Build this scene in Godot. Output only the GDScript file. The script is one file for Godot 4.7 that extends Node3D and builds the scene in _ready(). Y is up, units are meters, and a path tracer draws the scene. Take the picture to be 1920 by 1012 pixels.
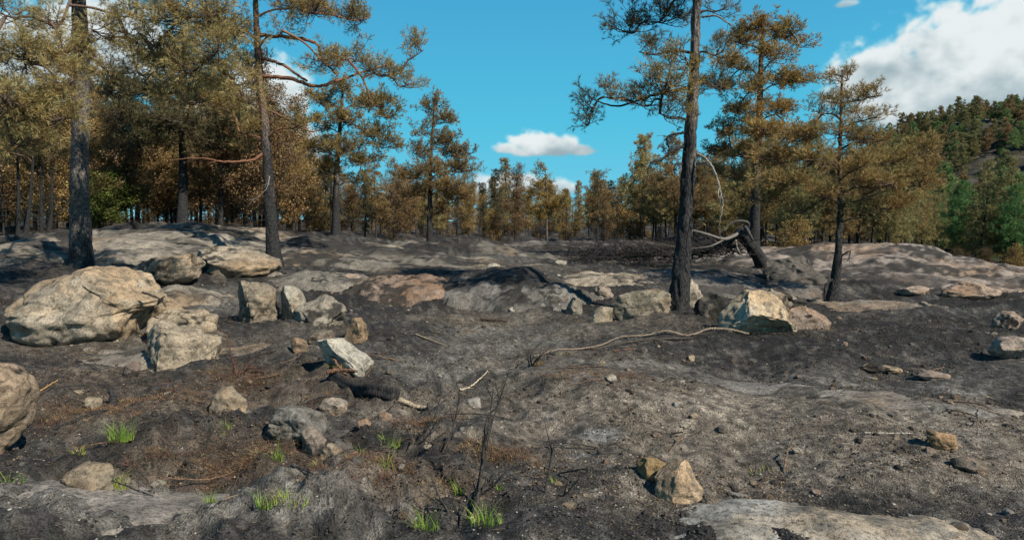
extends Node3D
# A burnt pine slope: charred ground with bare rock and boulders, scorched pines, a rocky hill behind.

var rng := RandomNumberGenerator.new()
var mats := {}
var taken := {}
var soil_field: Field
var hill_field: Field
var lump := FastNoiseLite.new()
var lump2 := FastNoiseLite.new()
var grit := FastNoiseLite.new()
var patch := FastNoiseLite.new()
var streak := FastNoiseLite.new()
var rocky := FastNoiseLite.new()
var crackle := FastNoiseLite.new()
var bark_noise := FastNoiseLite.new()
var sphere_cache := {}
var spray_near: Array = []
var spray_mid: Array = []
var spray_far: Array = []
var leaf_mid: Array = []
var spray_back: Array = []
var sprays_made := 0

const OLIVE := Color(0.335, 0.288, 0.13)
const GOLD := Color(0.375, 0.295, 0.125)
const RUST := Color(0.345, 0.225, 0.09)
const BROWN := Color(0.25, 0.19, 0.10)
const DARK := Color(0.115, 0.11, 0.06)
const GREEN := Color(0.10, 0.20, 0.06)
const MOSS := Color(0.21, 0.205, 0.09)

# A smooth surface through given points (height over x and z).
class Field:
	var xs := PackedFloat64Array()
	var zs := PackedFloat64Array()
	var w := PackedFloat64Array()
	var n := 0
	func _init(points: Array) -> void:
		n = points.size()
		for p in points:
			xs.append(p.x / 10.0)
			zs.append(p.z / 10.0)
		var m := n + 3
		var rows: Array = []
		for i in m:
			var r := PackedFloat64Array()
			r.resize(m + 1)
			if i < n:
				for j in n:
					r[j] = sqrt((xs[i] - xs[j]) ** 2 + (zs[i] - zs[j]) ** 2 + 0.01)
				r[n] = 1.0
				r[n + 1] = xs[i]
				r[n + 2] = zs[i]
				r[m] = points[i].y
			else:
				for j in n:
					r[j] = 1.0 if i == n else (xs[j] if i == n + 1 else zs[j])
			rows.append(r)
		for c in m:
			var best := c
			for i in range(c + 1, m):
				if absf(rows[i][c]) > absf(rows[best][c]):
					best = i
			var t = rows[c]
			rows[c] = rows[best]
			rows[best] = t
			var pr: PackedFloat64Array = rows[c]
			for i in range(c + 1, m):
				var ri: PackedFloat64Array = rows[i]
				var f := ri[c] / pr[c]
				if f == 0.0:
					continue
				for k in range(c, m + 1):
					ri[k] -= f * pr[k]
				rows[i] = ri
		w.resize(m)
		for c in range(m - 1, -1, -1):
			var rc: PackedFloat64Array = rows[c]
			var s := rc[m]
			for k in range(c + 1, m):
				s -= rc[k] * w[k]
			w[c] = s / rc[c]
	func at(x: float, z: float) -> float:
		x /= 10.0
		z /= 10.0
		var s := w[n] + w[n + 1] * x + w[n + 2] * z
		for i in n:
			var dx := xs[i] - x
			var dz := zs[i] - z
			s += w[i] * sqrt(dx * dx + dz * dz + 0.01)
		return s

func smooth(a: float, b: float, x: float) -> float:
	return smoothstep(a, b, x)

func rr(a: float, b: float) -> float:
	return rng.randf_range(a, b)

func mixc(a: Color, b: Color, t: float) -> Color:
	return a.lerp(b, clampf(t, 0.0, 1.0))

func noise(n: FastNoiseLite, sd: int, freq: float, octaves: int, kind := FastNoiseLite.TYPE_SIMPLEX_SMOOTH) -> void:
	n.seed = sd
	n.frequency = freq
	n.noise_type = kind
	n.fractal_type = FastNoiseLite.FRACTAL_FBM if octaves > 1 else FastNoiseLite.FRACTAL_NONE
	n.fractal_octaves = octaves

# ---------------------------------------------------------------- names and tags
func numbered(called: String) -> String:
	var k: int = taken.get(called, 0)
	taken[called] = k + 1
	return called if k == 0 else "%s_%03d" % [called, k]

func tag(o: Node, label: String, category: String, group := "", kind := "") -> void:
	if label:
		o.set_meta("label", label)
	if category:
		o.set_meta("category", category)
	if group:
		o.set_meta("group", group)
	if kind:
		o.set_meta("kind", kind)

func thing(called: String, at: Vector3, label: String, category: String, group := "") -> Node3D:
	var o := Node3D.new()
	o.name = numbered(called)
	o.position = at
	add_child(o)
	tag(o, label, category, group)
	return o

func part(called: String, mesh: Mesh, m: Material, parent: Node) -> MeshInstance3D:
	var o := MeshInstance3D.new()
	o.name = called
	o.mesh = mesh
	o.material_override = m
	parent.add_child(o, true)
	return o

func solo(called: String, mesh: Mesh, m: Material, at := Vector3.ZERO) -> MeshInstance3D:
	var o := MeshInstance3D.new()
	o.name = numbered(called)
	o.mesh = mesh
	o.material_override = m
	o.position = at
	add_child(o)
	return o

# ---------------------------------------------------------------- mesh making
class Shape:
	var v := PackedVector3Array()
	var nrm := PackedVector3Array()
	var c := PackedColorArray()
	var idx := PackedInt32Array()
	var flat := false
	func build() -> ArrayMesh:
		var a := []
		a.resize(Mesh.ARRAY_MAX)
		a[Mesh.ARRAY_VERTEX] = v
		if not flat:
			if nrm.size() != v.size():
				normals()
			a[Mesh.ARRAY_NORMAL] = nrm
		if c.size() == v.size():
			a[Mesh.ARRAY_COLOR] = c
		if idx.size():
			a[Mesh.ARRAY_INDEX] = idx
		var m := ArrayMesh.new()
		m.add_surface_from_arrays(Mesh.PRIMITIVE_TRIANGLES, a)
		return m
	func normals() -> void:
		nrm = PackedVector3Array()
		nrm.resize(v.size())
		for t in range(0, idx.size(), 3):
			var i := idx[t]
			var j := idx[t + 1]
			var k := idx[t + 2]
			var f := (v[k] - v[i]).cross(v[j] - v[i])
			nrm[i] += f
			nrm[j] += f
			nrm[k] += f
		for i in nrm.size():
			nrm[i] = nrm[i].normalized()

func spline(pts: Array, steps: int) -> PackedVector3Array:
	var out := PackedVector3Array()
	var n := pts.size()
	for i in n - 1:
		var p0: Vector3 = pts[maxi(i - 1, 0)]
		var p1: Vector3 = pts[i]
		var p2: Vector3 = pts[i + 1]
		var p3: Vector3 = pts[mini(i + 2, n - 1)]
		for s in steps:
			out.append(p1.cubic_interpolate(p2, p0, p3, float(s) / steps))
	out.append(pts[n - 1])
	return out

# A tapering tube along a line of points, added to a shape.
func tube(sh: Shape, pts: PackedVector3Array, r0: float, r1: float, sides: int, col: Color, wob := 0.0, tip := true) -> void:
	var n := pts.size()
	var up := Vector3(0.31, 0.17, 0.93)
	var first := sh.v.size()
	for i in n:
		var d := (pts[mini(i + 1, n - 1)] - pts[maxi(i - 1, 0)]).normalized()
		var a := d.cross(up)
		if a.length() < 0.05:
			a = d.cross(Vector3.RIGHT)
		a = a.normalized()
		var b := d.cross(a)
		var r := lerpf(r0, r1, float(i) / (n - 1))
		for s in sides:
			var g := TAU * s / sides
			var k := r * (1.0 + (wob * rng.randf_range(-1.0, 1.0) if wob > 0.0 else 0.0))
			sh.v.append(pts[i] + a * cos(g) * k + b * sin(g) * k)
			sh.c.append(col)
	for i in n - 1:
		for s in sides:
			var p := first + i * sides + s
			var q := first + i * sides + (s + 1) % sides
			sh.idx.append_array([p, q, p + sides, q, q + sides, p + sides])
	if tip:
		for e in [0, n - 1]:
			var mid := sh.v.size()
			sh.v.append(pts[e])
			sh.c.append(col)
			for s in sides:
				var p: int = first + e * sides + s
				var q: int = first + e * sides + (s + 1) % sides
				sh.idx.append_array([mid, q, p] if e == 0 else [mid, p, q])

func unit_sphere(n: int) -> Array:
	if sphere_cache.has(n):
		return sphere_cache[n]
	var pts := PackedVector3Array()
	var idx := PackedInt32Array()
	var known := {}
	var axes := [[Vector3.RIGHT, Vector3.UP, Vector3.BACK], [Vector3.LEFT, Vector3.UP, Vector3.FORWARD], [Vector3.UP, Vector3.BACK, Vector3.RIGHT], [Vector3.DOWN, Vector3.FORWARD, Vector3.RIGHT], [Vector3.BACK, Vector3.UP, Vector3.LEFT], [Vector3.FORWARD, Vector3.UP, Vector3.RIGHT]]
	for f in axes:
		var grid := PackedInt32Array()
		for j in n + 1:
			for i in n + 1:
				var a := tan((2.0 * i / n - 1.0) * PI / 4.0)
				var b := tan((2.0 * j / n - 1.0) * PI / 4.0)
				var p: Vector3 = (f[0] + f[1] * b + f[2] * a).normalized()
				var key := Vector3i((p * 20000.0).round())
				if not known.has(key):
					known[key] = pts.size()
					pts.append(p)
				grid.append(known[key])
		for j in n:
			for i in n:
				var q := j * (n + 1) + i
				var tri := [grid[q], grid[q + 1], grid[q + n + 1], grid[q + 1], grid[q + n + 2], grid[q + n + 1]]
				var nn := (pts[tri[2]] - pts[tri[0]]).cross(pts[tri[1]] - pts[tri[0]])
				if nn.dot(pts[tri[0]]) < 0.0:
					tri = [tri[0], tri[2], tri[1], tri[3], tri[5], tri[4]]
				idx.append_array(tri)
	sphere_cache[n] = [pts, idx]
	return sphere_cache[n]

# Granite: grey and tan flushes, soot stains and lichen with ragged edges
func rock_colour(w: Vector3, base: Color, soot: float) -> Color:
	var t := patch.get_noise_3dv(w * 1.1) * 0.4 + rocky.get_noise_3dv(w * 2.3 + Vector3(9, 3, 1)) * 0.6
	var col := base * (1.0 + 0.34 * t)
	var warm := patch.get_noise_3dv(w * 0.7 + Vector3(31, 7, 5)) + rocky.get_noise_3dv(w * 3.0) * 0.25
	col = mixc(col, Color(base.r * 1.08, base.g * 0.88, base.b * 0.68), smooth(0.02, 0.4, warm) * 0.8)
	col = mixc(col, Color(base.r * 0.82, base.g * 0.83, base.b * 0.82), smooth(0.05, 0.45, -warm) * 0.6)
	var fine := rocky.get_noise_3dv(w * 6.0 + Vector3(3, 60, 1))
	col = mixc(col, base * 0.42, smooth(0.16, 0.30, fine + warm * 0.3) * 0.68)
	var st := patch.get_noise_3dv(w * 0.9 + Vector3(-17, 40, 8)) * 0.6 + rocky.get_noise_3dv(w * 1.9 + Vector3(70, 2, 1)) * 0.45 + fine * 0.25
	col = mixc(col, Color(0.035, 0.033, 0.031), smooth(0.64 - soot, 0.74 - soot, st * 0.9 + 0.28) * 0.88)
	col.a = 1.0
	return col

# A stone: a rounded block, cut by planes, roughened, with stains of soot and lichen.
# half: half extents; boxy 2 (round) to 6 (block); cuts: [normal, distance] in unit space
func stone(half: Vector3, sd: int, n: int, boxy: float, cuts: Array, rough: float, base: Color, soot: float, extra_cuts := 5, grain := 1.0) -> ArrayMesh:
	var us := unit_sphere(n)
	var pts: PackedVector3Array = us[0]
	var sh := Shape.new()
	sh.idx = us[1]
	sh.v.resize(pts.size())
	sh.c.resize(pts.size())
	var lr := RandomNumberGenerator.new()
	lr.seed = sd * 7919 + 13
	var planes := cuts.duplicate()
	for i in extra_cuts:
		var d := Vector3(lr.randf_range(-1, 1), lr.randf_range(-0.4, 1.0), lr.randf_range(-1, 1)).normalized()
		planes.append([d, lr.randf_range(0.66, 0.96)])
	var shear := Vector2(lr.randf_range(-0.22, 0.22), lr.randf_range(-0.18, 0.18)) * (0.4 if n < 10 else 1.0)
	var off := Vector3(sd * 3.71, sd * 1.37, sd * 2.11)
	var big := maxf(half.x, maxf(half.y, half.z))
	var fine := 0.16 / maxf(big, 0.05)
	for i in pts.size():
		var p := pts[i]
		var k := pow(pow(absf(p.x), boxy) + pow(absf(p.y), boxy) + pow(absf(p.z), boxy), 1.0 / boxy)
		var q := p / k
		for pl in planes:
			var nn: Vector3 = pl[0]
			var s: float = q.dot(nn) - pl[1]
			if s > 0.0:
				q -= nn * s * 0.99
		q.x += shear.x * q.y + lump.get_noise_3dv(p * 0.9 + off) * 0.16
		q.z += shear.y * q.y + lump.get_noise_3dv(p * 0.9 - off) * 0.16
		var m := q * half
		var w := m + off
		var d1 := lump.get_noise_3dv(w * (1.3 / big)) * 0.20 * rough
		var d2 := rocky.get_noise_3dv(w * (0.55 + 0.8 / big)) * 0.11 * rough
		var cr := crackle.get_noise_3dv(w * Vector3(1.0, 2.2, 1.0) * (0.8 / big + 0.25) + off)
		var d3 := -0.07 * rough * smooth(-0.90, -1.0, cr)
		var d4 := grit.get_noise_3dv(w * 2.2) * 0.018 * grain * minf(1.0, fine * 4.0 + 0.3)
		var dir := q.normalized()
		m += dir * (d1 + d2 + d3 + d4) * minf(half.x, minf(half.y, half.z)) * 1.4
		sh.v[i] = m
		sh.c[i] = rock_colour(w, base, soot)
	return sh.build()

# ---------------------------------------------------------------- ground
const MOUNDS := [
	# x, z, radius, height
	[Vector2(2.97, -12.368), 0.8, 0.10], [Vector2(3.945, -10.127), 0.5, 0.10], [Vector2(4.444, -9.693), 0.6, 0.12], [Vector2(3.896, -9.097), 0.4, 0.09],
	[Vector2(-1.911, -6.22), 0.55, 0.14], [Vector2(-3.361, -6.436), 0.5, 0.12], [Vector2(-3.779, -6.07), 0.45, 0.14], [Vector2(-2.351, -5.453), 0.55, 0.12], [Vector2(-0.91, -4.531), 0.4, 0.1],
	[Vector2(-0.586, -4.465), 0.3, 0.07], [Vector2(0.84, -4.531), 0.35, 0.09], [Vector2(1.09, -7.486), 1.1, 0.12], [Vector2(2.593, -6.251), 1.5, 0.10], [Vector2(-1.206, -4.337), 0.4, 0.1], [Vector2(-4.466, -6.251), 0.5, 0.1],
	[Vector2(-3.364, -8.622), 0.6, 0.12], [Vector2(0.487, -7.061), 0.7, 0.08], [Vector2(3.027, -4.971), 0.8, 0.07], [Vector2(-3.83, -7.937), 0.5, 0.08],
]
func soil(x: float, z: float) -> float:
	var y := soil_field.at(x, z)
	var far := sqrt(x * x + z * z)
	y += lump.get_noise_2d(x * 0.21 + 7.0, z * 0.3) * 0.5 * smooth(19.0, 30.0, far)
	var wild := 0.6 + 1.5 * smooth(0.8, -0.6, x + 0.12 * z + 0.9) * smooth(10.5, 8.0, far)
	y += lump.get_noise_2d(x * 0.33, z * 0.33) * 0.16
	y += lump2.get_noise_2d(x, z) * 0.09 * wild
	for m in MOUNDS:
		var dx: float = x - m[0].x
		var dz: float = z - m[0].y
		var q: float = (dx * dx + dz * dz) / (m[1] * m[1])
		if q < 6.0:
			y += m[2] * exp(-q)
	if far < 60.0:
		var g := grit.get_noise_2d(x, z)
		var ridge := 1.0 - absf(rocky.get_noise_2d(x * 1.5 + 11.0, z * 1.5)) * 3.0
		y += maxf(ridge, -0.6) * 0.028 * (0.5 + wild * 0.5) - maxf(0.0, crackle.get_noise_2d(x * 3.0, z * 3.0) + 0.55) * 0.03
		y += g * 0.042 * wild * (0.5 + 0.5 * smooth(-0.2, 0.5, lump2.get_noise_2d(x * 0.7 + 50.0, z * 0.7)) * 1.6)
	return y

func on_soil(p: Vector2, lift := 0.0) -> Vector3:
	return Vector3(p.x, soil(p.x, p.y) + lift, p.y)

# What lies on the ground where: [x,z], radii in metres, colour, strength
const CHAR := Color(0.040, 0.0385, 0.037)
const EARTH := Color(0.212, 0.182, 0.145)
const DUST := Color(0.225, 0.210, 0.184)
const PEAT := Color(0.125, 0.100, 0.075)
const ASH := Color(0.30, 0.29, 0.27)
const SOILS := [
	[Vector2(1.257, -6.824), 1.7, 1.5, EARTH, 0.95], [Vector2(2.519, -6.07), 2.5, 1.3, EARTH, 0.9], [Vector2(3.101, -5.093), 1.4, 0.8, EARTH, 0.8], [Vector2(1.452, -5.093), 1.2, 0.6, EARTH, 0.75],
	[Vector2(0, -10.737), 1.1, 2.6, DUST, 0.7], [Vector2(-0.6, -13.112), 1.6, 1.2, EARTH, 0.7], [Vector2(1.691, -11.665), 1.2, 0.8, EARTH, 0.6], [Vector2(0.676, -8.835), 1.2, 1.0, EARTH, 0.7],
	[Vector2(-3.456, -6.824), 1.4, 1.0, PEAT, 0.95], [Vector2(-5.12, -8.054), 1.2, 1.0, PEAT, 0.8], [Vector2(-1.992, -5.069), 1.0, 0.6, PEAT, 0.75], [Vector2(-0.91, -4.531), 0.9, 0.45, PEAT, 0.8], [Vector2(-2.756, -7.822), 1.0, 0.9, PEAT, 0.8],
	[Vector2(-6.333, -10.633), 1.6, 1.0, EARTH, 0.6], [Vector2(-5.955, -13.97), 1.2, 1.4, DUST, 0.75], [Vector2(-3.155, -10.078), 0.8, 1.0, EARTH, 0.5], [Vector2(-2.061, -4.232), 1.2, 0.4, DUST, 0.8], [Vector2(-2.93, -4.212), 0.9, 0.35, DUST, 0.8],
	[Vector2(-0.943, -6.824), 0.8, 0.8, EARTH, 0.5], [Vector2(0.749, -5.725), 0.20, 0.11, ASH, 1.0], [Vector2(0.571, -5.296), 0.14, 0.07, ASH, 0.9], [Vector2(4.723, -7.377), 0.3, 0.2, ASH, 0.9], [Vector2(-1.025, -8.374), 0.7, 0.6, DUST, 0.5],
	[Vector2(1.284, -8.835), 1.2, 0.3, DUST, 0.7], [Vector2(-2.177, -6.595), 0.5, 0.35, ASH, 0.55], [Vector2(-5.26, -9.693), 0.5, 0.4, ASH, 0.5], [Vector2(3.909, -7.976), 1.6, 0.8, DUST, 0.4], [Vector2(-0.954, -20.937), 3.0, 2.6, EARTH, 0.6], [Vector2(0.977, -4.358), 0.9, 0.4, EARTH, 0.6],
]
func soil_colour(x: float, z: float) -> Color:
	var n1 := patch.get_noise_2d(x * 1.0, z * 1.0)
	var n2 := rocky.get_noise_2d(x * 2.2, z * 2.2)
	var n3 := grit.get_noise_2d(x * 1.4 + 9.0, z * 1.4)
	var col := mixc(CHAR, CHAR * 1.9, smooth(-0.1, 0.6, n1 + n2 * 0.6))
	col = mixc(col, EARTH * 0.9, smooth(0.22, 0.62, n2 * 0.8 + n3 * 0.5 + n1 * 0.3) * 0.55)
	var n4 := rocky.get_noise_2d(x * 5.2 + 20.0, z * 5.2)
	col = mixc(col, DUST * 0.8, smooth(0.22, 0.36, n4 + n1 * 0.35 + n3 * 0.3) * 0.42)
	for s in SOILS:
		var dx: float = (x - s[0].x) / s[1]
		var dz: float = (z - s[0].y) / s[2]
		var q := dx * dx + dz * dz
		if q < 3.0:
			var e := smooth(1.35, 0.6, sqrt(q) + n2 * 0.6 + n3 * 0.3 + n1 * 0.25)
			col = mixc(col, s[3] * (1.0 + n2 * 0.35 + n3 * 0.3), e * s[4])
	var far := sqrt(x * x + z * z)
	if far > 14.0:
		var g := streak.get_noise_2d(x * 0.35, z * 1.1)
		col = mixc(col, DUST * (0.85 + 0.3 * n2), smooth(0.12, 0.40, g + n2 * 0.35 + n3 * 0.2) * 0.5 * smooth(14.0, 22.0, far))
	col = mixc(col, CHAR * 0.75, smooth(0.18, 0.34, -n4 + n2 * 0.3 + n3 * 0.3) * 0.55)
	col = col * (1.0 + 0.45 * n3)
	col.a = 1.0
	return col

func build_ground() -> void:
	var angles := PackedFloat32Array()
	var a := -50.0
	while a < 50.0:
		angles.append(a)
		a += 0.25
	while a < 310.0:
		angles.append(a)
		a += 4.0
	var radii := PackedFloat32Array()
	var r := 0.9
	while r < 520.0:
		radii.append(r)
		r *= 1.0145
	var na := angles.size()
	var sh := Shape.new()
	sh.v.append(Vector3(0, soil(0, 0), 0))
	sh.c.append(CHAR)
	for ri in radii:
		for an in angles:
			var t := deg_to_rad(an)
			var x := sin(t) * ri
			var z := -cos(t) * ri
			var seen: bool = absf(an) < 51.0
			sh.v.append(Vector3(x, soil(x, z) if seen else soil_field.at(x, z), z))
			sh.c.append(soil_colour(x, z) if seen else CHAR * 1.4)
	for j in na:
		sh.idx.append_array([0, 1 + j, 1 + (j + 1) % na])
	for i in radii.size() - 1:
		for j in na:
			var p := 1 + i * na + j
			var q := 1 + i * na + (j + 1) % na
			sh.idx.append_array([p, p + na, q, q, p + na, q + na])
	var o := solo("ground", sh.build(), mats.soil)
	tag(o, "charred black and brown burnt forest ground", "", "", "structure")

func hill_y(x: float, z: float) -> float:
	var y := hill_field.at(x, z)
	return y + rocky.get_noise_2d(x * 0.06, z * 0.06) * 3.0 + lump.get_noise_2d(x * 0.05, z * 0.05) * 2.0

func build_hill() -> void:
	var sh := Shape.new()
	var nx := 150
	var nz := 130
	for j in nz + 1:
		for i in nx + 1:
			var x := 18.0 + 320.0 * i / nx
			var z := -92.0 - 250.0 * j / nz
			var edge := minf(minf(i, nx - i) / 12.0, j / 10.0)
			var y := hill_y(x, z) + streak.get_noise_2d(x * 0.25, z * 0.25) * 1.2 - 14.0 * smooth(1.0, 0.0, edge)
			sh.v.append(Vector3(x, y, z))
			var g := streak.get_noise_2d(x * 0.2, z * 0.45) + rocky.get_noise_2d(x * 0.3, z * 0.3) * 0.5
			var col := mixc(Color(0.045, 0.040, 0.035), Color(0.15, 0.13, 0.11), smooth(-0.1, 0.6, g))
			col = mixc(col, Color(0.08, 0.085, 0.035), smooth(0.1, 0.4, patch.get_noise_2d(x * 0.12, z * 0.12)) * 0.5)
			col.a = 1.0
			sh.c.append(col)
	for j in nz:
		for i in nx:
			var p := j * (nx + 1) + i
			sh.idx.append_array([p, p + nx + 1, p + 1, p + 1, p + nx + 1, p + nx + 2])
	tag(solo("hill", sh.build(), mats.rock), "dark rocky wooded hill rising behind the burnt slope", "", "", "structure")

# ---------------------------------------------------------------- materials
func grey_image(n: FastNoiseLite, size: int) -> Image:
	return n.get_seamless_image(size, size, false, false, 0.15, true)

func tex_rock() -> ImageTexture:
	var size := 1024
	var n := FastNoiseLite.new()
	noise(n, 5, 0.012, 6)
	var a := grey_image(n, size)
	noise(n, 9, 0.09, 3)
	var b := grey_image(n, size)
	noise(n, 21, 0.35, 2, FastNoiseLite.TYPE_VALUE)
	var d := grey_image(n, size)
	noise(n, 27, 0.026, 4)
	var eb := grey_image(n, size).get_data()
	var ab := a.get_data()
	var bb := b.get_data()
	var db := d.get_data()
	var out := PackedByteArray()
	out.resize(size * size)
	for i in size * size:
		var t := 1.0 + (ab[i] - 128) * 0.0013 + (bb[i] - 128) * 0.0021 + (db[i] - 128) * 0.0022
		if db[i] > 226:
			t *= 0.72
		var e := eb[i] + (bb[i] - 128) * 0.35
		if e > 168.0:
			t *= 1.0 - minf(0.34, (e - 168.0) * 0.03)
		elif e < 86.0:
			t *= 1.0 + minf(0.10, (86.0 - e) * 0.01)
		out[i] = clampi(int(t * 212.0), 0, 255)
	return ImageTexture.create_from_image(Image.create_from_data(size, size, false, Image.FORMAT_L8, out))

func tex_soil() -> ImageTexture:
	var size := 1024
	var n := FastNoiseLite.new()
	noise(n, 15, 0.02, 5)
	var ab := grey_image(n, size).get_data()
	noise(n, 19, 0.16, 3)
	var bb := grey_image(n, size).get_data()
	var out := PackedByteArray()
	out.resize(size * size)
	var r := RandomNumberGenerator.new()
	r.seed = 77
	for i in size * size:
		out[i] = clampi(int((1.0 + (ab[i] - 128) * 0.0036 + (bb[i] - 128) * 0.0042) * 150.0), 30, 215)
	# needles, chips, bits of straw and charcoal
	for k in 9000:
		var x := r.randf() * size
		var y := r.randf() * size
		var g := r.randf() * TAU
		var long := r.randf_range(4.0, 26.0)
		var bright := r.randf()
		var val := int(r.randf_range(190, 252)) if bright > 0.52 else int(r.randf_range(40, 90))
		var steps := int(long)
		for s in steps:
			var px := int(x + cos(g) * s + size) % size
			var py := int(y + sin(g) * s + size) % size
			out[py * size + px] = val
			if k % 3 == 0:
				out[py * size + (px + 1) % size] = val
	for k in 2600:
		var x := r.randi_range(0, size - 1)
		var y := r.randi_range(0, size - 1)
		var rad := r.randi_range(1, 4)
		var val := int(r.randf_range(195, 255)) if k % 3 == 0 else int(r.randf_range(35, 95))
		for dy in range(-rad, rad + 1):
			for dx in range(-rad, rad + 1):
				if dx * dx + dy * dy <= rad * rad:
					out[((y + dy + size) % size) * size + (x + dx + size) % size] = val
	return ImageTexture.create_from_image(Image.create_from_data(size, size, false, Image.FORMAT_L8, out))

func tex_broad() -> ImageTexture:
	var n := FastNoiseLite.new()
	noise(n, 33, 0.01, 5)
	var im := grey_image(n, 512)
	var b := im.get_data()
	for i in b.size():
		b[i] = clampi(int(215 + (b[i] - 128) * 0.4), 0, 255)
	return ImageTexture.create_from_image(Image.create_from_data(512, 512, false, Image.FORMAT_L8, b))

func tex_bark() -> ImageTexture:
	var n := FastNoiseLite.new()
	noise(n, 44, 0.03, 5)
	var im := grey_image(n, 512)
	var b := im.get_data()
	for i in b.size():
		b[i] = clampi(int(190 + (b[i] - 128) * 1.1), 20, 255)
	return ImageTexture.create_from_image(Image.create_from_data(512, 512, false, Image.FORMAT_L8, b))

func surface(tex: Texture2D, lift: float, scale: Vector3, rough: float, relief: float, detail: Texture2D = null, detail_scale := Vector3.ONE, world := false) -> StandardMaterial3D:
	var m := StandardMaterial3D.new()
	m.vertex_color_use_as_albedo = true
	m.roughness = rough
	m.metallic_specular = 0.3
	m.albedo_texture = tex
	m.albedo_color = Color(lift, lift, lift).linear_to_srgb()
	m.uv1_triplanar = true
	m.uv1_world_triplanar = world
	m.uv1_scale = scale
	if relief > 0.0:
		m.heightmap_enabled = true
		m.heightmap_texture = tex
		m.heightmap_scale = relief
	if detail:
		m.detail_enabled = true
		m.detail_albedo = detail
		m.detail_blend_mode = BaseMaterial3D.BLEND_MODE_MUL
		m.detail_uv_layer = BaseMaterial3D.DETAIL_UV_2
		m.uv2_triplanar = true
		m.uv2_world_triplanar = world
		m.uv2_scale = detail_scale
	return m

func plain(rough: float, through := 0.0) -> StandardMaterial3D:
	var m := StandardMaterial3D.new()
	m.vertex_color_use_as_albedo = true
	m.roughness = rough
	m.metallic_specular = 0.3
	m.cull_mode = BaseMaterial3D.CULL_DISABLED
	if through > 0.0:
		m.backlight_enabled = true
		m.backlight = Color(through, through, through).linear_to_srgb()
	return m

func make_materials() -> void:
	var rock := tex_rock()
	var dirt := tex_soil()
	var broad := tex_broad()
	var bark := tex_bark()
	mats.soil = surface(dirt, 3.4, Vector3.ONE * 0.42, 0.95, 1.6, broad, Vector3.ONE * 0.137, true)
	mats.rock = surface(rock, 1.62, Vector3.ONE * 0.9, 0.9, 0.9, broad, Vector3.ONE * 0.43)
	mats.bark = surface(bark, 1.6, Vector3(2.2, 0.7, 2.2), 0.93, 1.2)
	mats.wood = surface(bark, 1.9, Vector3.ONE * 3.0, 0.9, 0.5)
	mats.needle = plain(0.65, 0.5)
	mats.leaf = plain(0.7, 0.45)
	mats.blade = plain(0.5, 0.6)
	mats.bit = plain(0.9)

# ---------------------------------------------------------------- sky
func deg_of(u: float, v: float) -> Vector2:
	return Vector2(u, v)

func puff(im: Image, size: Vector2i, az: float, el: float, wide: float, high: float, blobs: Array, sd: int, dim: float) -> void:
	# a cumulus over the given spot of the sky, degrees; blobs: x, y, radius in units of half width / height
	var n := FastNoiseLite.new()
	noise(n, sd, 0.075, 5)
	var px := size.x / 360.0
	var x0 := int((az - wide * 1.4 + 360.0) * px)
	var x1 := int((az + wide * 1.4 + 360.0) * px)
	var y0 := int((90.0 - el - high * 1.6) * px)
	var y1 := int((90.0 - el + high * 1.5) * px)
	for y in range(maxi(y0, 0), mini(y1, size.y / 2)):
		for x in range(x0, x1):
			var a := (x / px - 360.0 - az)
			var e := (90.0 - y / px - el)
			var q := 0.0
			for b in blobs:
				var dx: float = (a / wide - b[0]) / b[2]
				var dy: float = (e / high - b[1]) / b[3]
				if dy < 0.0:
					dy *= 1.5
				q = maxf(q, 1.0 - sqrt(dx * dx + dy * dy) * 0.62)
			var f := n.get_noise_2d(a * 7.0 + sd * 3.0, e * 9.0)
			var f2 := n.get_noise_2d(a * 22.0, e * 26.0 + 40.0)
			var d := smooth(0.30, 0.62, q * 1.12 + f * 0.27 + f2 * 0.05)
			if d <= 0.003:
				continue
			var up := smooth(-0.95, 0.55, e / high + f * 0.35 + n.get_noise_2d(a * 2.5 + 90.0, e * 3.5) * 0.8)
			var body := Color(0.60, 0.68, 0.71).lerp(Color(0.93, 0.945, 0.945), up)
			body = body.lerp(Color(0.52, 0.70, 0.77), dim)
			var xx := posmod(x, size.x)
			im.set_pixel(xx, y, im.get_pixel(xx, y).lerp(body, d * 0.97))

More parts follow.
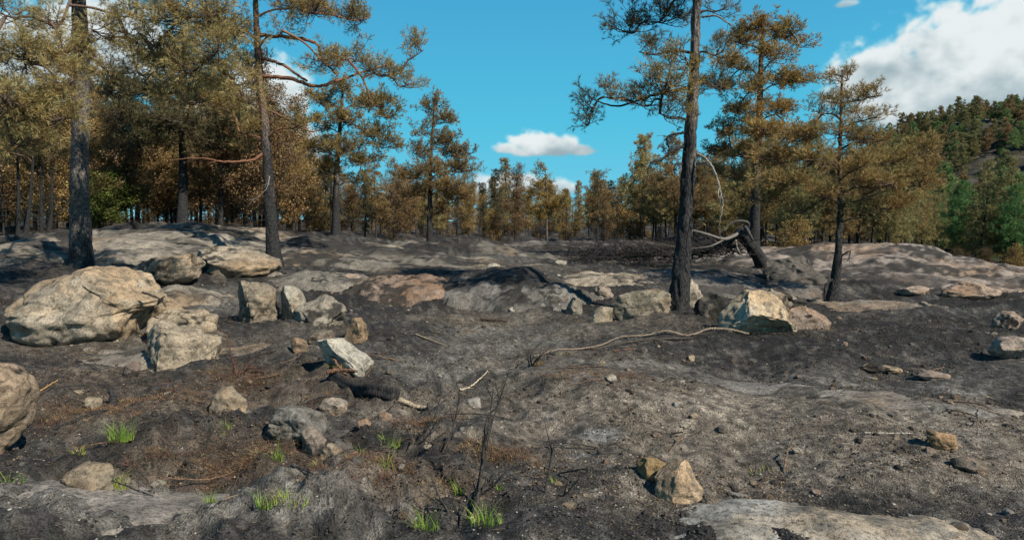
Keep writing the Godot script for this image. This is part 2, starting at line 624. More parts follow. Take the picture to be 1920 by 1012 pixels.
func make_sky() -> ImageTexture:
	var size := Vector2i(4096, 2048)
	var im := Image.create(size.x, size.y, false, Image.FORMAT_RGB8)
	var stops := [[-90.0, Color(0.30, 0.30, 0.28)], [-1.0, Color(0.42, 0.48, 0.48)], [0.0, Color(0.56, 0.82, 0.89)], [4.0, Color(0.42, 0.79, 0.90)], [9.0, Color(0.335, 0.755, 0.885)], [18.5, Color(0.285, 0.655, 0.835)], [40.0, Color(0.18, 0.41, 0.62)], [90.0, Color(0.11, 0.25, 0.43)]]
	for y in size.y:
		var el := 90.0 - (y + 0.5) * 180.0 / size.y
		for k in stops.size() - 1:
			if el >= stops[k][0] and el <= stops[k + 1][0]:
				im.fill_rect(Rect2i(0, y, size.x, 1), stops[k][1].lerp(stops[k + 1][1], (el - stops[k][0]) / (stops[k + 1][0] - stops[k][0])))
	# the bank over the hill, the small one over the clearing, low ones on the horizon
	puff(im, size, 33.5, 11.0, 11.0, 5.4, [[-0.55, -0.05, 0.36, 0.55], [-0.1, 0.1, 0.45, 0.8], [0.35, 0.35, 0.5, 0.85], [0.8, 0.3, 0.6, 1.0], [0.3, -0.4, 1.0, 0.75], [-0.3, -0.3, 0.55, 0.6], [0.6, 0.0, 0.9, 0.9], [1.5, 0.1, 0.6, 0.9]], 3, 0.0)
	puff(im, size, 2.5, 7.1, 4.2, 1.25, [[-0.25, 0.25, 0.42, 0.75], [0.2, 0.15, 0.45, 0.7], [-0.65, -0.15, 0.3, 0.45], [0.65, -0.25, 0.4, 0.4], [0.0, -0.3, 0.75, 0.45]], 8, 0.0)
	puff(im, size, 0.2, 4.0, 5.2, 1.5, [[-0.1, 0.0, 0.6, 0.7], [0.5, -0.2, 0.5, 0.6], [-0.6, -0.3, 0.4, 0.5]], 11, 0.15)
	puff(im, size, -8.5, 2.9, 3.2, 1.5, [[-0.1, 0.0, 0.6, 0.7], [0.5, -0.2, 0.4, 0.6]], 14, 0.05)
	puff(im, size, -19.5, 9.0, 6.0, 5.0, [[0.1, 0.3, 0.5, 0.6], [-0.4, -0.1, 0.6, 0.7], [0.3, -0.4, 0.5, 0.5]], 17, 0.05)
	puff(im, size, -30.0, 12.0, 7.0, 5.0, [[0.0, 0.1, 0.8, 0.8], [-0.6, -0.1, 0.6, 0.6]], 23, 0.1)
	puff(im, size, 25.0, 16.3, 1.6, 0.5, [[0.0, 0.0, 0.5, 0.6]], 29, 0.5)
	puff(im, size, 34.5, 18.2, 1.8, 0.5, [[0.0, 0.0, 0.6, 0.6]], 31, 0.5)
	# the same kind of fair-weather clouds all round
	var r := RandomNumberGenerator.new()
	r.seed = 5
	for k in 15:
		var az := 58.0 + k * 17.0 + r.randf_range(-5, 5)
		var w := r.randf_range(5.0, 11.0)
		puff(im, size, az, r.randf_range(6.0, 24.0), w, w * 0.36, [[-0.4, -0.1, 0.5, 0.6], [0.1, 0.2, 0.5, 0.8], [0.6, -0.1, 0.45, 0.6]], 40 + k, 0.05)
	return ImageTexture.create_from_image(im)

func set_up_view() -> void:
	var cam := Camera3D.new()
	cam.name = "camera"
	cam.position = Vector3(0, 1.7, 0)
	cam.rotation_degrees.x = -2.867
	cam.fov = 42.0
	cam.near = 0.05
	cam.far = 2000.0
	cam.current = true
	add_child(cam)
	var env := Environment.new()
	env.background_mode = Environment.BG_SKY
	var sky := Sky.new()
	var sm := PanoramaSkyMaterial.new()
	sm.panorama = make_sky()
	sky.sky_material = sm
	env.sky = sky
	env.background_energy_multiplier = 0.77
	env.tonemap_mode = Environment.TONE_MAPPER_LINEAR
	env.tonemap_exposure = 1.3
	env.sdfgi_enabled = true
	env.ssao_enabled = true
	env.ssil_enabled = true
	var we := WorldEnvironment.new()
	we.name = "world"
	we.environment = env
	add_child(we)
	var sun := DirectionalLight3D.new()
	sun.name = "sun"
	sun.light_energy = 1.6
	sun.light_angular_distance = 0.55
	sun.light_color = Color(1.0, 0.965, 0.905)
	sun.shadow_enabled = true
	add_child(sun)
	# behind the camera and to its right, 41 degrees up
	sun.look_at_from_position(Vector3(0.72, 0.86, 0.69) * 10.0, Vector3.ZERO)

# ---------------------------------------------------------------- trees
func blade3(v: PackedVector3Array, c: PackedColorArray, at: Vector3, dir: Vector3, side: Vector3, long: float, wide: float, col: Color) -> void:
	v.append(at - side * wide)
	v.append(at + side * wide)
	v.append(at + dir * long)
	for k in 3:
		c.append(col)

func stick3(v: PackedVector3Array, c: PackedColorArray, a: Vector3, b: Vector3, r: float, col: Color) -> void:
	var d := (b - a).normalized()
	var s := d.cross(Vector3(0.3, 0.2, 0.9)).normalized()
	var t := d.cross(s)
	var ring := [s, s * -0.5 + t * 0.866, s * -0.5 - t * 0.866]
	for k in 3:
		var p: Vector3 = ring[k] * r
		var q: Vector3 = ring[(k + 1) % 3] * r
		for e in [a + p, a + q, b + p * 0.6, a + q, b + q * 0.6, b + p * 0.6]:
			v.append(e)
			c.append(col)

# A side shoot of a pine: a twig with tufts of needles, along +y. [points, colours]
func make_spray(sd: int, tufts: int, needles: int, nlen: float, nwid: float, long: float, woody := true) -> Array:
	var r := RandomNumberGenerator.new()
	r.seed = sd
	var v := PackedVector3Array()
	var c := PackedColorArray()
	var wood := Color(0.55, 0.42, 0.36)
	var bend := Vector3(r.randf_range(-0.1, 0.1), 0, r.randf_range(0.05, 0.2))
	if woody:
		stick3(v, c, Vector3.ZERO, Vector3(0, long * 0.5, 0) + bend * long * 0.25, 0.006, wood)
	if woody:
		stick3(v, c, Vector3(0, long * 0.5, 0) + bend * long * 0.25, Vector3(0, long, 0) + bend * long, 0.0045, wood)
	for t in tufts:
		var f := 1.0 if t == 0 else r.randf_range(0.25, 0.95)
		var root := Vector3(0, long * f, 0) + bend * long * f * f
		var axis := Vector3(0, 1, 0.15)
		if t > 0:
			var g := t * 2.4 + r.randf_range(-0.4, 0.4)
			axis = Vector3(cos(g) * 0.8, r.randf_range(0.45, 1.0), sin(g) * 0.55 + 0.12)
		axis = axis.normalized()
		var reach := long * r.randf_range(0.25, 0.5) * (1.0 if t > 0 else 0.5)
		var tip := root + axis * reach
		if t > 0 and woody:
			blade3(v, c, root, axis, axis.cross(Vector3(0.4, 0.1, 0.9)).normalized(), reach, 0.004, wood)
		var a := axis.cross(Vector3(0.2, 0.9, 0.35)).normalized()
		var b := axis.cross(a)
		var shade := r.randf_range(0.75, 1.25)
		for k in needles:
			var h := r.randf()
			var g := k * 2.39996 + r.randf_range(-0.3, 0.3)
			var o := a * cos(g) + b * sin(g)
			var open := r.randf_range(0.45, 1.0) * (1.15 - 0.5 * h)
			var dir := (axis + o * open).normalized()
			var at := root.lerp(tip, 0.45 + 0.55 * h) if t > 0 else root + axis * (h - 0.8) * reach
			var tint := shade * r.randf_range(0.6, 1.35)
			blade3(v, c, at, dir, dir.cross(o.rotated(axis, 1.0)).normalized(), nlen * r.randf_range(0.75, 1.2), nwid, Color(tint, tint * r.randf_range(0.92, 1.06), tint * 0.95))
	return [v, c]

# A twig with dry leaves
func make_leaf_spray(sd: int, leaves: int, size: float, long: float) -> Array:
	var r := RandomNumberGenerator.new()
	r.seed = sd
	var v := PackedVector3Array()
	var c := PackedColorArray()
	stick3(v, c, Vector3.ZERO, Vector3(0.03, long, 0.02), 0.005, Color(0.4, 0.36, 0.34))
	for k in leaves:
		var p := Vector3(r.randf_range(-0.4, 0.4), r.randf_range(0.1, 1.1), r.randf_range(-0.4, 0.4)) * long
		var d := Vector3(r.randf_range(-1, 1), r.randf_range(-1.2, 0.5), r.randf_range(-1, 1)).normalized()
		var s := d.cross(Vector3(r.randf_range(-1, 1), r.randf_range(-1, 1), r.randf_range(-1, 1))).normalized()
		var t := r.randf_range(0.5, 1.5)
		var col := Color(t, t * r.randf_range(0.8, 1.1), t * r.randf_range(0.7, 1.0))
		var e := size * r.randf_range(0.7, 1.3)
		for q in [p, p + d * e * 0.5 + s * e * 0.32, p + d * e, p, p + d * e, p + d * e * 0.5 - s * e * 0.32]:
			v.append(q)
			c.append(col)
	return [v, c]

func spray_mesh(s: Array) -> ArrayMesh:
	var sh := Shape.new()
	sh.v = s[0]
	sh.c = s[1]
	sh.flat = true
	return sh.build()

# Trunk of a pine: rough plated bark, flaring at the foot. Char and bare orange bark are patches with ragged edges.
func trunk_mesh(line: PackedVector3Array, r0: float, r1: float, sides: int, sd: int, char_to: float, orange_from: float, plates: float) -> ArrayMesh:
	var sh := Shape.new()
	var n := line.size()
	var base := line[0].y
	var off := sd * 17.3
	for i in n:
		var d := (line[mini(i + 1, n - 1)] - line[maxi(i - 1, 0)]).normalized()
		var a := d.cross(Vector3(0.1, 0.0, 0.995)).normalized()
		var b := d.cross(a)
		var h := line[i].y - base
		var f := float(i) / (n - 1)
		var r := lerpf(r0, r1, pow(f, 0.85))
		for s in sides:
			var g := TAU * s / sides
			var ca := cos(g)
			var sa := sin(g)
			var flare := (0.55 + 0.5 * sin(g * 4.0 + off) * 0.8) * exp(-maxf(h, 0.0) / 0.22) * 0.55 + 0.30 * exp(-maxf(h, 0.0) / 1.1)
			var w := Vector3(ca * r, h * 0.33, sa * r) * 5.5 + Vector3(off, 0, 0)
			var pl := bark_noise.get_noise_3dv(w)
			var groove := smooth(-0.97, -0.62, pl)
			var k := r * (1.0 + flare) + plates * (groove - 0.75) + rocky.get_noise_3dv(w * 0.5) * 0.05 * r0 + grit.get_noise_3dv(w * 0.9) * plates * 0.5
			sh.v.append(line[i] + a * ca * k + b * sa * k)
			var t := patch.get_noise_3d(w.x * 0.5, w.y * 0.4, w.z * 0.5) * 0.6 + rocky.get_noise_3dv(w * 0.7) * 0.5
			var col := Color(0.145, 0.125, 0.11) * (1.0 + 0.6 * t)
			col = mixc(col, Color(0.15, 0.093, 0.064) * (1.0 + 0.4 * t), smooth(orange_from - 0.8, orange_from + 0.8, h + t * 1.8))
			col = mixc(col, Color(0.034, 0.033, 0.033) * (1.0 + 0.8 * maxf(t, 0.0)), smooth(char_to + 0.5, char_to - 0.5, h + t * 2.2))
			col.a = 1.0
			sh.c.append(col)
	for i in n - 1:
		for s in sides:
			var p := i * sides + s
			var q := i * sides + (s + 1) % sides
			sh.idx.append_array([p, q, p + sides, q, q + sides, p + sides])
	for e in [0, n - 1]:
		var mid := sh.v.size()
		sh.v.append(line[e])
		sh.c.append(Color(0.05, 0.045, 0.04))
		for s in sides:
			var p: int = e * sides + s
			var q: int = e * sides + (s + 1) % sides
			sh.idx.append_array([mid, q, p] if e == 0 else [mid, p, q])
	return sh.build()

func point_at_height(line: PackedVector3Array, y: float) -> Vector3:
	for i in line.size() - 1:
		if line[i + 1].y >= y:
			return line[i].lerp(line[i + 1], clampf((y - line[i].y) / maxf(line[i + 1].y - line[i].y, 0.001), 0, 1))
	return line[line.size() - 1]

# Sprays filling one cushion of foliage. Returns limb line; appends [Transform3D, Color] to out and twig lines to twigs.
func fill_pad(line: PackedVector3Array, centre: Vector3, rad: Vector3, dens: float, tint: Color, tint2: Color, size: float, out: Array, twigs: Shape, rise: float, lift: float, nodes: Array) -> PackedVector3Array:
	var best := Vector3.INF
	var root := point_at_height(line, centre.y - rise)
	var reach := root.distance_to(centre)
	for q in nodes:
		var dq: float = q.distance_to(centre)
		if dq * 1.25 < reach and q.distance_to(root) < root.distance_to(centre) * 0.95:
			reach = dq * 1.25
			best = q
	if best != Vector3.INF:
		root = best
	var flat := Vector3(centre.x - root.x, 0, centre.z - root.z)
	var mid := root.lerp(centre, 0.5) + Vector3(rr(-0.08, 0.08), rr(-0.02, 0.12), rr(-0.08, 0.08)) * flat.length()
	var end := centre + flat.normalized() * rad.x * 0.55
	var limb := spline([root, mid, centre + Vector3(0, -rad.y * 0.3, 0), end], 5)
	var nl := limb.size()
	for i in range(3, nl, 2):
		nodes.append(limb[i])
	var subs := int(maxf(4.0, dens * 23.0 * (rad.x * rad.y + rad.x * rad.z + rad.y * rad.z) / size))
	for k in subs:
		var t := 0.4 + 0.6 * sqrt(rng.randf())
		var from := limb[int(t * (nl - 1))]
		var q := Vector3(rng.randfn(), rng.randfn(), rng.randfn()).normalized() * pow(rng.randf(), 0.4)
		var to := centre + q * rad
		if rng.randf() < 0.35:
			to.y = centre.y + rad.y * rr(-0.9, 1.0) * (1.0 - 0.6 * Vector2(q.x, q.z).length())
		var span := (to - from).length()
		if span > rad.x * 1.5:
			from = to + (from - to).normalized() * rad.x * 1.2
			span = rad.x * 1.2
		var bow := from.lerp(to, 0.5) + Vector3(rr(-0.12, 0.12), rr(-0.16, 0.02), rr(-0.12, 0.12)) * span
		var sub := spline([from, bow, to], 3)
		if twigs:
			tube(twigs, sub, 0.011 * size, 0.004 * size, 3, Color(0.11, 0.085, 0.07), 0.0, false)
		var along := (to - bow).normalized()
		for j in 4:
			var f := 1.0 - j * 0.21
			var p := sub[int(f * (sub.size() - 1))]
			var dir := (along * 0.8 + Vector3(rr(-0.8, 0.8), rr(-0.35, 0.75) + lift, rr(-0.8, 0.8))).normalized()
			var side := dir.cross(Vector3(rr(-1, 1), rr(-0.3, 0.3), rr(-1, 1))).normalized()
			var s := size * rr(0.75, 1.2)
			var basis := Basis(side, dir, side.cross(dir)) * s
			var mixv := clampf(0.5 + patch.get_noise_3dv(p * 1.5) * 1.3 + rr(-0.25, 0.25), 0.0, 1.0)
			out.append([Transform3D(basis, p), mixc(tint, tint2, mixv) * rr(0.8, 1.2)])
	return limb

func crown_multi(list: Array, mesh: Mesh, parent: Node, m: Material, called := "crown") -> void:
	var mm := MultiMesh.new()
	mm.transform_format = MultiMesh.TRANSFORM_3D
	mm.use_colors = true
	mm.mesh = mesh
	mm.instance_count = list.size()
	for i in list.size():
		mm.set_instance_transform(i, list[i][0])
		mm.set_instance_color(i, list[i][1])
	var o := MultiMeshInstance3D.new()
	o.name = called
	o.multimesh = mm
	o.material_override = m
	parent.add_child(o, true)

func crown_mesh(list: Array, sprays: Array) -> ArrayMesh:
	var sh := Shape.new()
	sh.flat = true
	var tinted := {}
	for e in list:
		var k := rng.randi() % sprays.size()
		var src: Array = sprays[k]
		sh.v.append_array((e[0] as Transform3D) * (src[0] as PackedVector3Array))
		var col: Color = e[1]
		var key := "%d %d %d %d" % [k, int(col.r * 60.0), int(col.g * 60.0), int(col.b * 60.0)]
		if not tinted.has(key):
			var cc := PackedColorArray()
			for q in (src[1] as PackedColorArray):
				cc.append(Color(q.r * col.r, q.g * col.g, q.b * col.b))
			tinted[key] = cc
		sh.c.append_array(tinted[key])
	return sh.build()

# A pine given by its trunk line (world points) and its cushions of foliage: [centre, radii, density]
func pine(called: String, label: String, group: String, pts: Array, r0: float, r1: float, pads: Array, tint: Color, tint2: Color, o := {}) -> Node3D:
	var foot: Vector3 = pts[0]
	foot.y = soil(foot.x, foot.z) - 0.06
	var local: Array = []
	for p in pts:
		local.append(p - foot)
	local[0] = Vector3.ZERO
	var tall: float = local[-1].y
	var line := spline(local, maxi(8, int(tall / (local.size() - 1) / o.get("ring", 0.04))))
	var t := thing(called, foot, label, "tree", group)
	part("trunk", trunk_mesh(line, r0, r1, o.get("sides", 44), o.get("seed", 1), o.get("char", 2.0), o.get("orange", 5.0), o.get("plates", 0.016)), mats.bark, t)
	var list: Array = []
	var twigs := Shape.new()
	var size: float = o.get("size", 1.0)
	var nodes: Array = []
	pads.sort_custom(func(a, b): return Vector2(a[0].x - foot.x, a[0].z - foot.z).length() < Vector2(b[0].x - foot.x, b[0].z - foot.z).length())
	for p in pads:
		var c: Vector3 = p[0] - foot
		var limb := fill_pad(line, c, p[1] * o.get("wide", 1.0), (p[2] if p.size() > 2 else 1.0) * o.get("dens", 1.0), p[3] if p.size() > 3 else tint, p[4] if p.size() > 4 else tint2, size, list, twigs, o.get("rise", 0.3) * (0.5 + p[1].x), o.get("lift", 0.35), nodes)
		var b := Shape.new()
		tube(b, limb, clampf(0.022 + limb[0].distance_to(c) * 0.009, 0.02, r0 * 0.4), 0.009, 7, o.get("limb", Color(0.13, 0.085, 0.06)), 0.12)
		part("branch", b.build(), mats.wood, t)
	if twigs.v.size():
		part("twigs", twigs.build(), mats.wood, t).set_meta("kind", "stuff")
	part("crown", crown_mesh(list, spray_mid if o.has("mid") else spray_near), mats.needle, t)
	sprays_made += list.size()
	for d in o.get("dead", []):
		var b := Shape.new()
		var ln: Array = []
		for q in d[0]:
			ln.append(q - foot)
		var dl := spline(ln, 7)
		for i in range(1, dl.size() - 1):
			dl[i] += Vector3(rr(-1, 1), rr(-1, 1), rr(-1, 1)) * d[1] * 0.3
		tube(b, dl, d[1], d[2], 8, d[3], 0.18)
		for k in 5:
			var i := rng.randi_range(2, dl.size() - 2)
			var q := (dl[i + 1] - dl[i]).normalized() + Vector3(rr(-1, 1), rr(-1, 0.6), rr(-1, 1))
			var l := rr(0.06, 0.28)
			tube(b, PackedVector3Array([dl[i], dl[i] + q.normalized() * l * 0.6, dl[i] + q.normalized() * l + Vector3(0, rr(-0.05, 0.03), 0)]), d[1] * 0.3, 0.003, 5, d[3], 0.1, false)
		part("dead_branch", b.build(), mats.wood, t)
	# bare twigs low on the trunk
	var bare := Shape.new()
	for k in o.get("bare", 10):
		var p := point_at_height(line, rr(tall * 0.12, tall * 0.6))
		var g := rr(0, TAU)
		var d := Vector3(cos(g), rr(-0.25, 0.35), sin(g))
		var l := rr(0.2, 0.9)
		tube(bare, spline([p, p + d * l * 0.5 + Vector3(0, rr(-0.06, 0.06), 0), p + d * l + Vector3(rr(-0.1, 0.1), rr(-0.2, 0.1), 0)], 3), 0.010, 0.003, 4, Color(0.05, 0.045, 0.04), 0.0, false)
	if bare.v.size():
		part("bare_twigs", bare.build(), mats.wood, t).set_meta("kind", "stuff")
	return t

# A whole tree of a given kind as two shared meshes, standing at the origin: [trunk mesh, crown mesh, crown material]
func tree_kind(kind: String, tall: float, sd: int, tint: Color, tint2: Color) -> Array:
	rng.seed = 900 + sd
	var lean := Vector3(rr(-0.3, 0.3), 0, rr(-0.3, 0.3))
	var pts: Array = [Vector3.ZERO, Vector3(rr(-0.1, 0.1), tall * 0.3, rr(-0.1, 0.1)) + lean * 0.2, Vector3(rr(-0.15, 0.15), tall * 0.65, rr(-0.1, 0.1)) + lean * 0.6, Vector3(0, tall, 0) + lean]
	var line := spline(pts, 8)
	var wood := Shape.new()
	var r0 := 0.012 * tall + 0.03
	if kind == "snag":
		r0 *= 0.5
	var list: Array = []
	if kind == "leafy":
		tube(wood, line, r0 * 0.75, 0.012, 6, Color(0.04, 0.036, 0.033), 0.1)
	else:
		tube(wood, line, r0, 0.015, 7, Color(0.038, 0.034, 0.032), 0.1)
	if kind == "snag":
		var bare := Shape.new()
		for k in 26:
			var p := point_at_height(line, tall * rr(0.15, 0.97))
			var g := rr(0, TAU)
			var l := tall * rr(0.05, 0.16)
			var d := Vector3(cos(g), rr(-0.3, 0.6), sin(g))
			var e := p + d * l
			tube(bare, spline([p, p + d * l * 0.5 + Vector3(0, rr(-0.05, 0.05), 0), e], 3), 0.012, 0.004, 3, Color(0.06, 0.05, 0.045), 0.0, false)
			for j in 2:
				tube(bare, PackedVector3Array([p + d * l * 0.5, p + d * l * 0.7 + Vector3(rr(-0.1, 0.1), rr(-0.05, 0.1), rr(-0.1, 0.1)), e + Vector3(rr(-0.25, 0.25), rr(-0.1, 0.2), rr(-0.25, 0.25))]), 0.007, 0.003, 3, Color(0.07, 0.055, 0.047), 0.0, false)
		return [wood.build(), bare.build(), mats.wood, "twigs"]
	var far := kind == "far"
	var count := 24
	if kind == "slim":
		count = 30
	elif kind == "leafy":
		count = 26
	elif far:
		count = 18
	elif kind == "bush":
		count = 16
	var low := rr(0.2, 0.34)
	if kind == "slim":
		low = rr(0.12, 0.25)
	if kind == "leafy" or kind == "bush":
		low = 0.12
	if kind == "spruce":
		low = 0.08
	for k in count:
		var f := low + (1.0 - low) * (k + rr(0.0, 0.9)) / count
		var g := (f - low) / (1.0 - low)
		var wide := tall * 0.2 * (1.0 - pow(g, 1.8)) * (0.45 + 0.55 * smooth(0.0, 0.25, g)) + tall * 0.03
		if kind == "slim":
			wide *= 0.62
		elif kind == "leafy":
			wide = tall * 0.22 * sin(PI * (0.15 + 0.75 * g))
		elif kind == "bush":
			wide = tall * 0.42 * sin(PI * (0.2 + 0.7 * g))
		elif kind == "spruce":
			wide = tall * 0.2 * (1.02 - g)
		wide *= rr(0.55, 1.25)
		var a := k * 2.4 + rr(-0.5, 0.5)
		var c := point_at_height(line, f * tall) + Vector3(cos(a), rr(-0.05, 0.12), sin(a)) * wide * 0.62
		var rad := Vector3(wide * 0.55 + 0.12, wide * 0.26 + 0.12, wide * 0.55 + 0.12)
		var limb := fill_pad(line, c, rad, (0.46 if kind in ["leafy", "bush"] else 0.48) * (0.9 if far else 1.0), tint, tint2, 2.4 if far else (1.5 if kind == "leafy" else 1.35), list, null, 0.15 * wide, 0.35, [])
		tube(wood, limb, 0.02, 0.008, 4, Color(0.065, 0.05, 0.042), 0.0, false)
	var src := spray_far if far else (leaf_mid if kind in ["leafy", "bush"] else spray_back)
	return [wood.build(), crown_mesh(list, src), mats.leaf if kind in ["leafy", "bush"] else mats.needle]

func plant_tree(called: String, kind: Array, at: Vector3, turn: float, scale: float, label: String, group: String, category := "tree") -> void:
	var t := thing(called, at, label, category, group)
	t.rotation.y = turn
	t.scale = Vector3(scale, scale * rr(0.92, 1.1), scale)
	part("trunk", kind[0], mats.wood, t)
	part(kind[3] if kind.size() > 3 else "crown", kind[1], kind[2], t)

# ---------------------------------------------------------------- rocks
const TAN := Color(0.45, 0.36, 0.25)
const PALE := Color(0.52, 0.465, 0.37)
const GREY := Color(0.27, 0.25, 0.22)
const DULL := Color(0.19, 0.172, 0.15)
const PINK := Color(0.44, 0.34, 0.265)
const OCHRE := Color(0.34, 0.235, 0.12)

func rock(called: String, label: String, foot: Vector2, size: Vector3, sd: int, n: int, boxy: float, rough: float, base: Color, soot: float, cuts := [], extra := 5, sink := 0.38, group := "", tilt := Vector3.ZERO, category := "rock") -> void:
	var half := Vector3(size.x * 0.5, size.y * (1.0 - sink), size.z * 0.5)
	var o := solo(called, stone(half, sd, n, boxy, cuts, rough, base, soot, extra), mats.rock, on_soil(foot, size.y * sink))
	o.rotation_degrees = tilt
	tag(o, label, category, group)

# Bedrock coming up through the soil: a sheet whose ragged rim dips under the ground
func bedrock(called: String, label: String, at: Vector2, rx: float, rz: float, turn: float, high: float, sd: int, base: Color, soot: float, steep := 0.55, n := 90, lumpy := 1.0, group := "bare bedrock in the burnt ground") -> void:
	var sh := Shape.new()
	var origin := on_soil(at)
	var off := Vector3(sd * 5.3, 0, sd * 3.9)
	var big := maxf(rx, rz)
	var nz := maxi(20, int(n * rz / big))
	var nx := maxi(20, int(n * rx / big))
	for j in nz + 1:
		for i in nx + 1:
			var a := (2.0 * i / nx - 1.0) * 1.35
			var b := (2.0 * j / nz - 1.0) * 1.35
			var p := at + Vector2(a * rx, b * rz).rotated(turn)
			var w := Vector3(p.x, 0, p.y) + off
			var m0 := 1.0 - sqrt(a * a + b * b)
			var m := m0 + (0.42 * patch.get_noise_3dv(w * (2.2 / big)) + 0.30 * rocky.get_noise_3dv(w * (2.0 / big)) + 0.10 * rocky.get_noise_3dv(w * (7.0 / big))) * (1.0 - smooth(0.1, 0.5, m0) * 0.9 * (1.0 - lumpy))
			var y := 0.0
			if m > 0.0:
				var t := m * 3.2 + rocky.get_noise_3dv(w * 0.8) * 0.5
				var terrace := (floorf(t) + smooth(0.55, 1.0, t - floorf(t))) / 3.2
				y = high * (pow(m, steep) * (1.0 - 0.3 * lumpy) + clampf(terrace, 0.0, 1.5) * 0.35 * lumpy)
			else:
				y = m * maxf(high * 2.0, 0.12)
			var cr := crackle.get_noise_3dv(w * Vector3(0.9, 1.0, 2.2) * (0.9 / sqrt(big)))
			y -= smooth(-0.90, -1.0, cr) * minf(0.05, high * 0.2) + 0.01
			if lumpy < 0.9:
				var joint := crackle.get_noise_3dv(Vector3(p.x * 0.22 + p.y * 0.08, sd, p.y * 0.5 - p.x * 0.1) + Vector3(rocky.get_noise_3dv(w * 0.5), 0, 0) * 0.25)
				y -= smooth(-0.93, -1.0, joint) * 0.13
			y += rocky.get_noise_3dv(w * 0.9) * minf(high * 0.28, 0.10) * lumpy + grit.get_noise_3dv(w * 1.2) * minf(0.014, high * 0.12)
			var q := Vector3(p.x, soil_field.at(p.x, p.y) + lump.get_noise_2d(p.x * 0.33, p.y * 0.33) * 0.16 + y, p.y)
			sh.v.append(q - origin)
			var stain := streak.get_noise_2d(p.x * 0.5 + sd, p.y * 2.2) + rocky.get_noise_3dv(w * 1.4) * 0.4
			var col := rock_colour(q * 0.9 + off, base, soot)
			sh.c.append(mixc(col, Color(0.045, 0.042, 0.039), smooth(0.10, 0.26, stain) * 0.7 * smooth(0.05, 0.2, soot)))
	for j in nz:
		for i in nx:
			var p := j * (nx + 1) + i
			sh.idx.append_array([p, p + 1, p + nx + 1, p + 1, p + nx + 2, p + nx + 1])
	var o := solo(called, sh.build(), mats.rock, origin)
	tag(o, label, "rock", group)

func v3(x: float, y: float, z: float) -> Vector3:
	return Vector3(x, y, z).normalized()

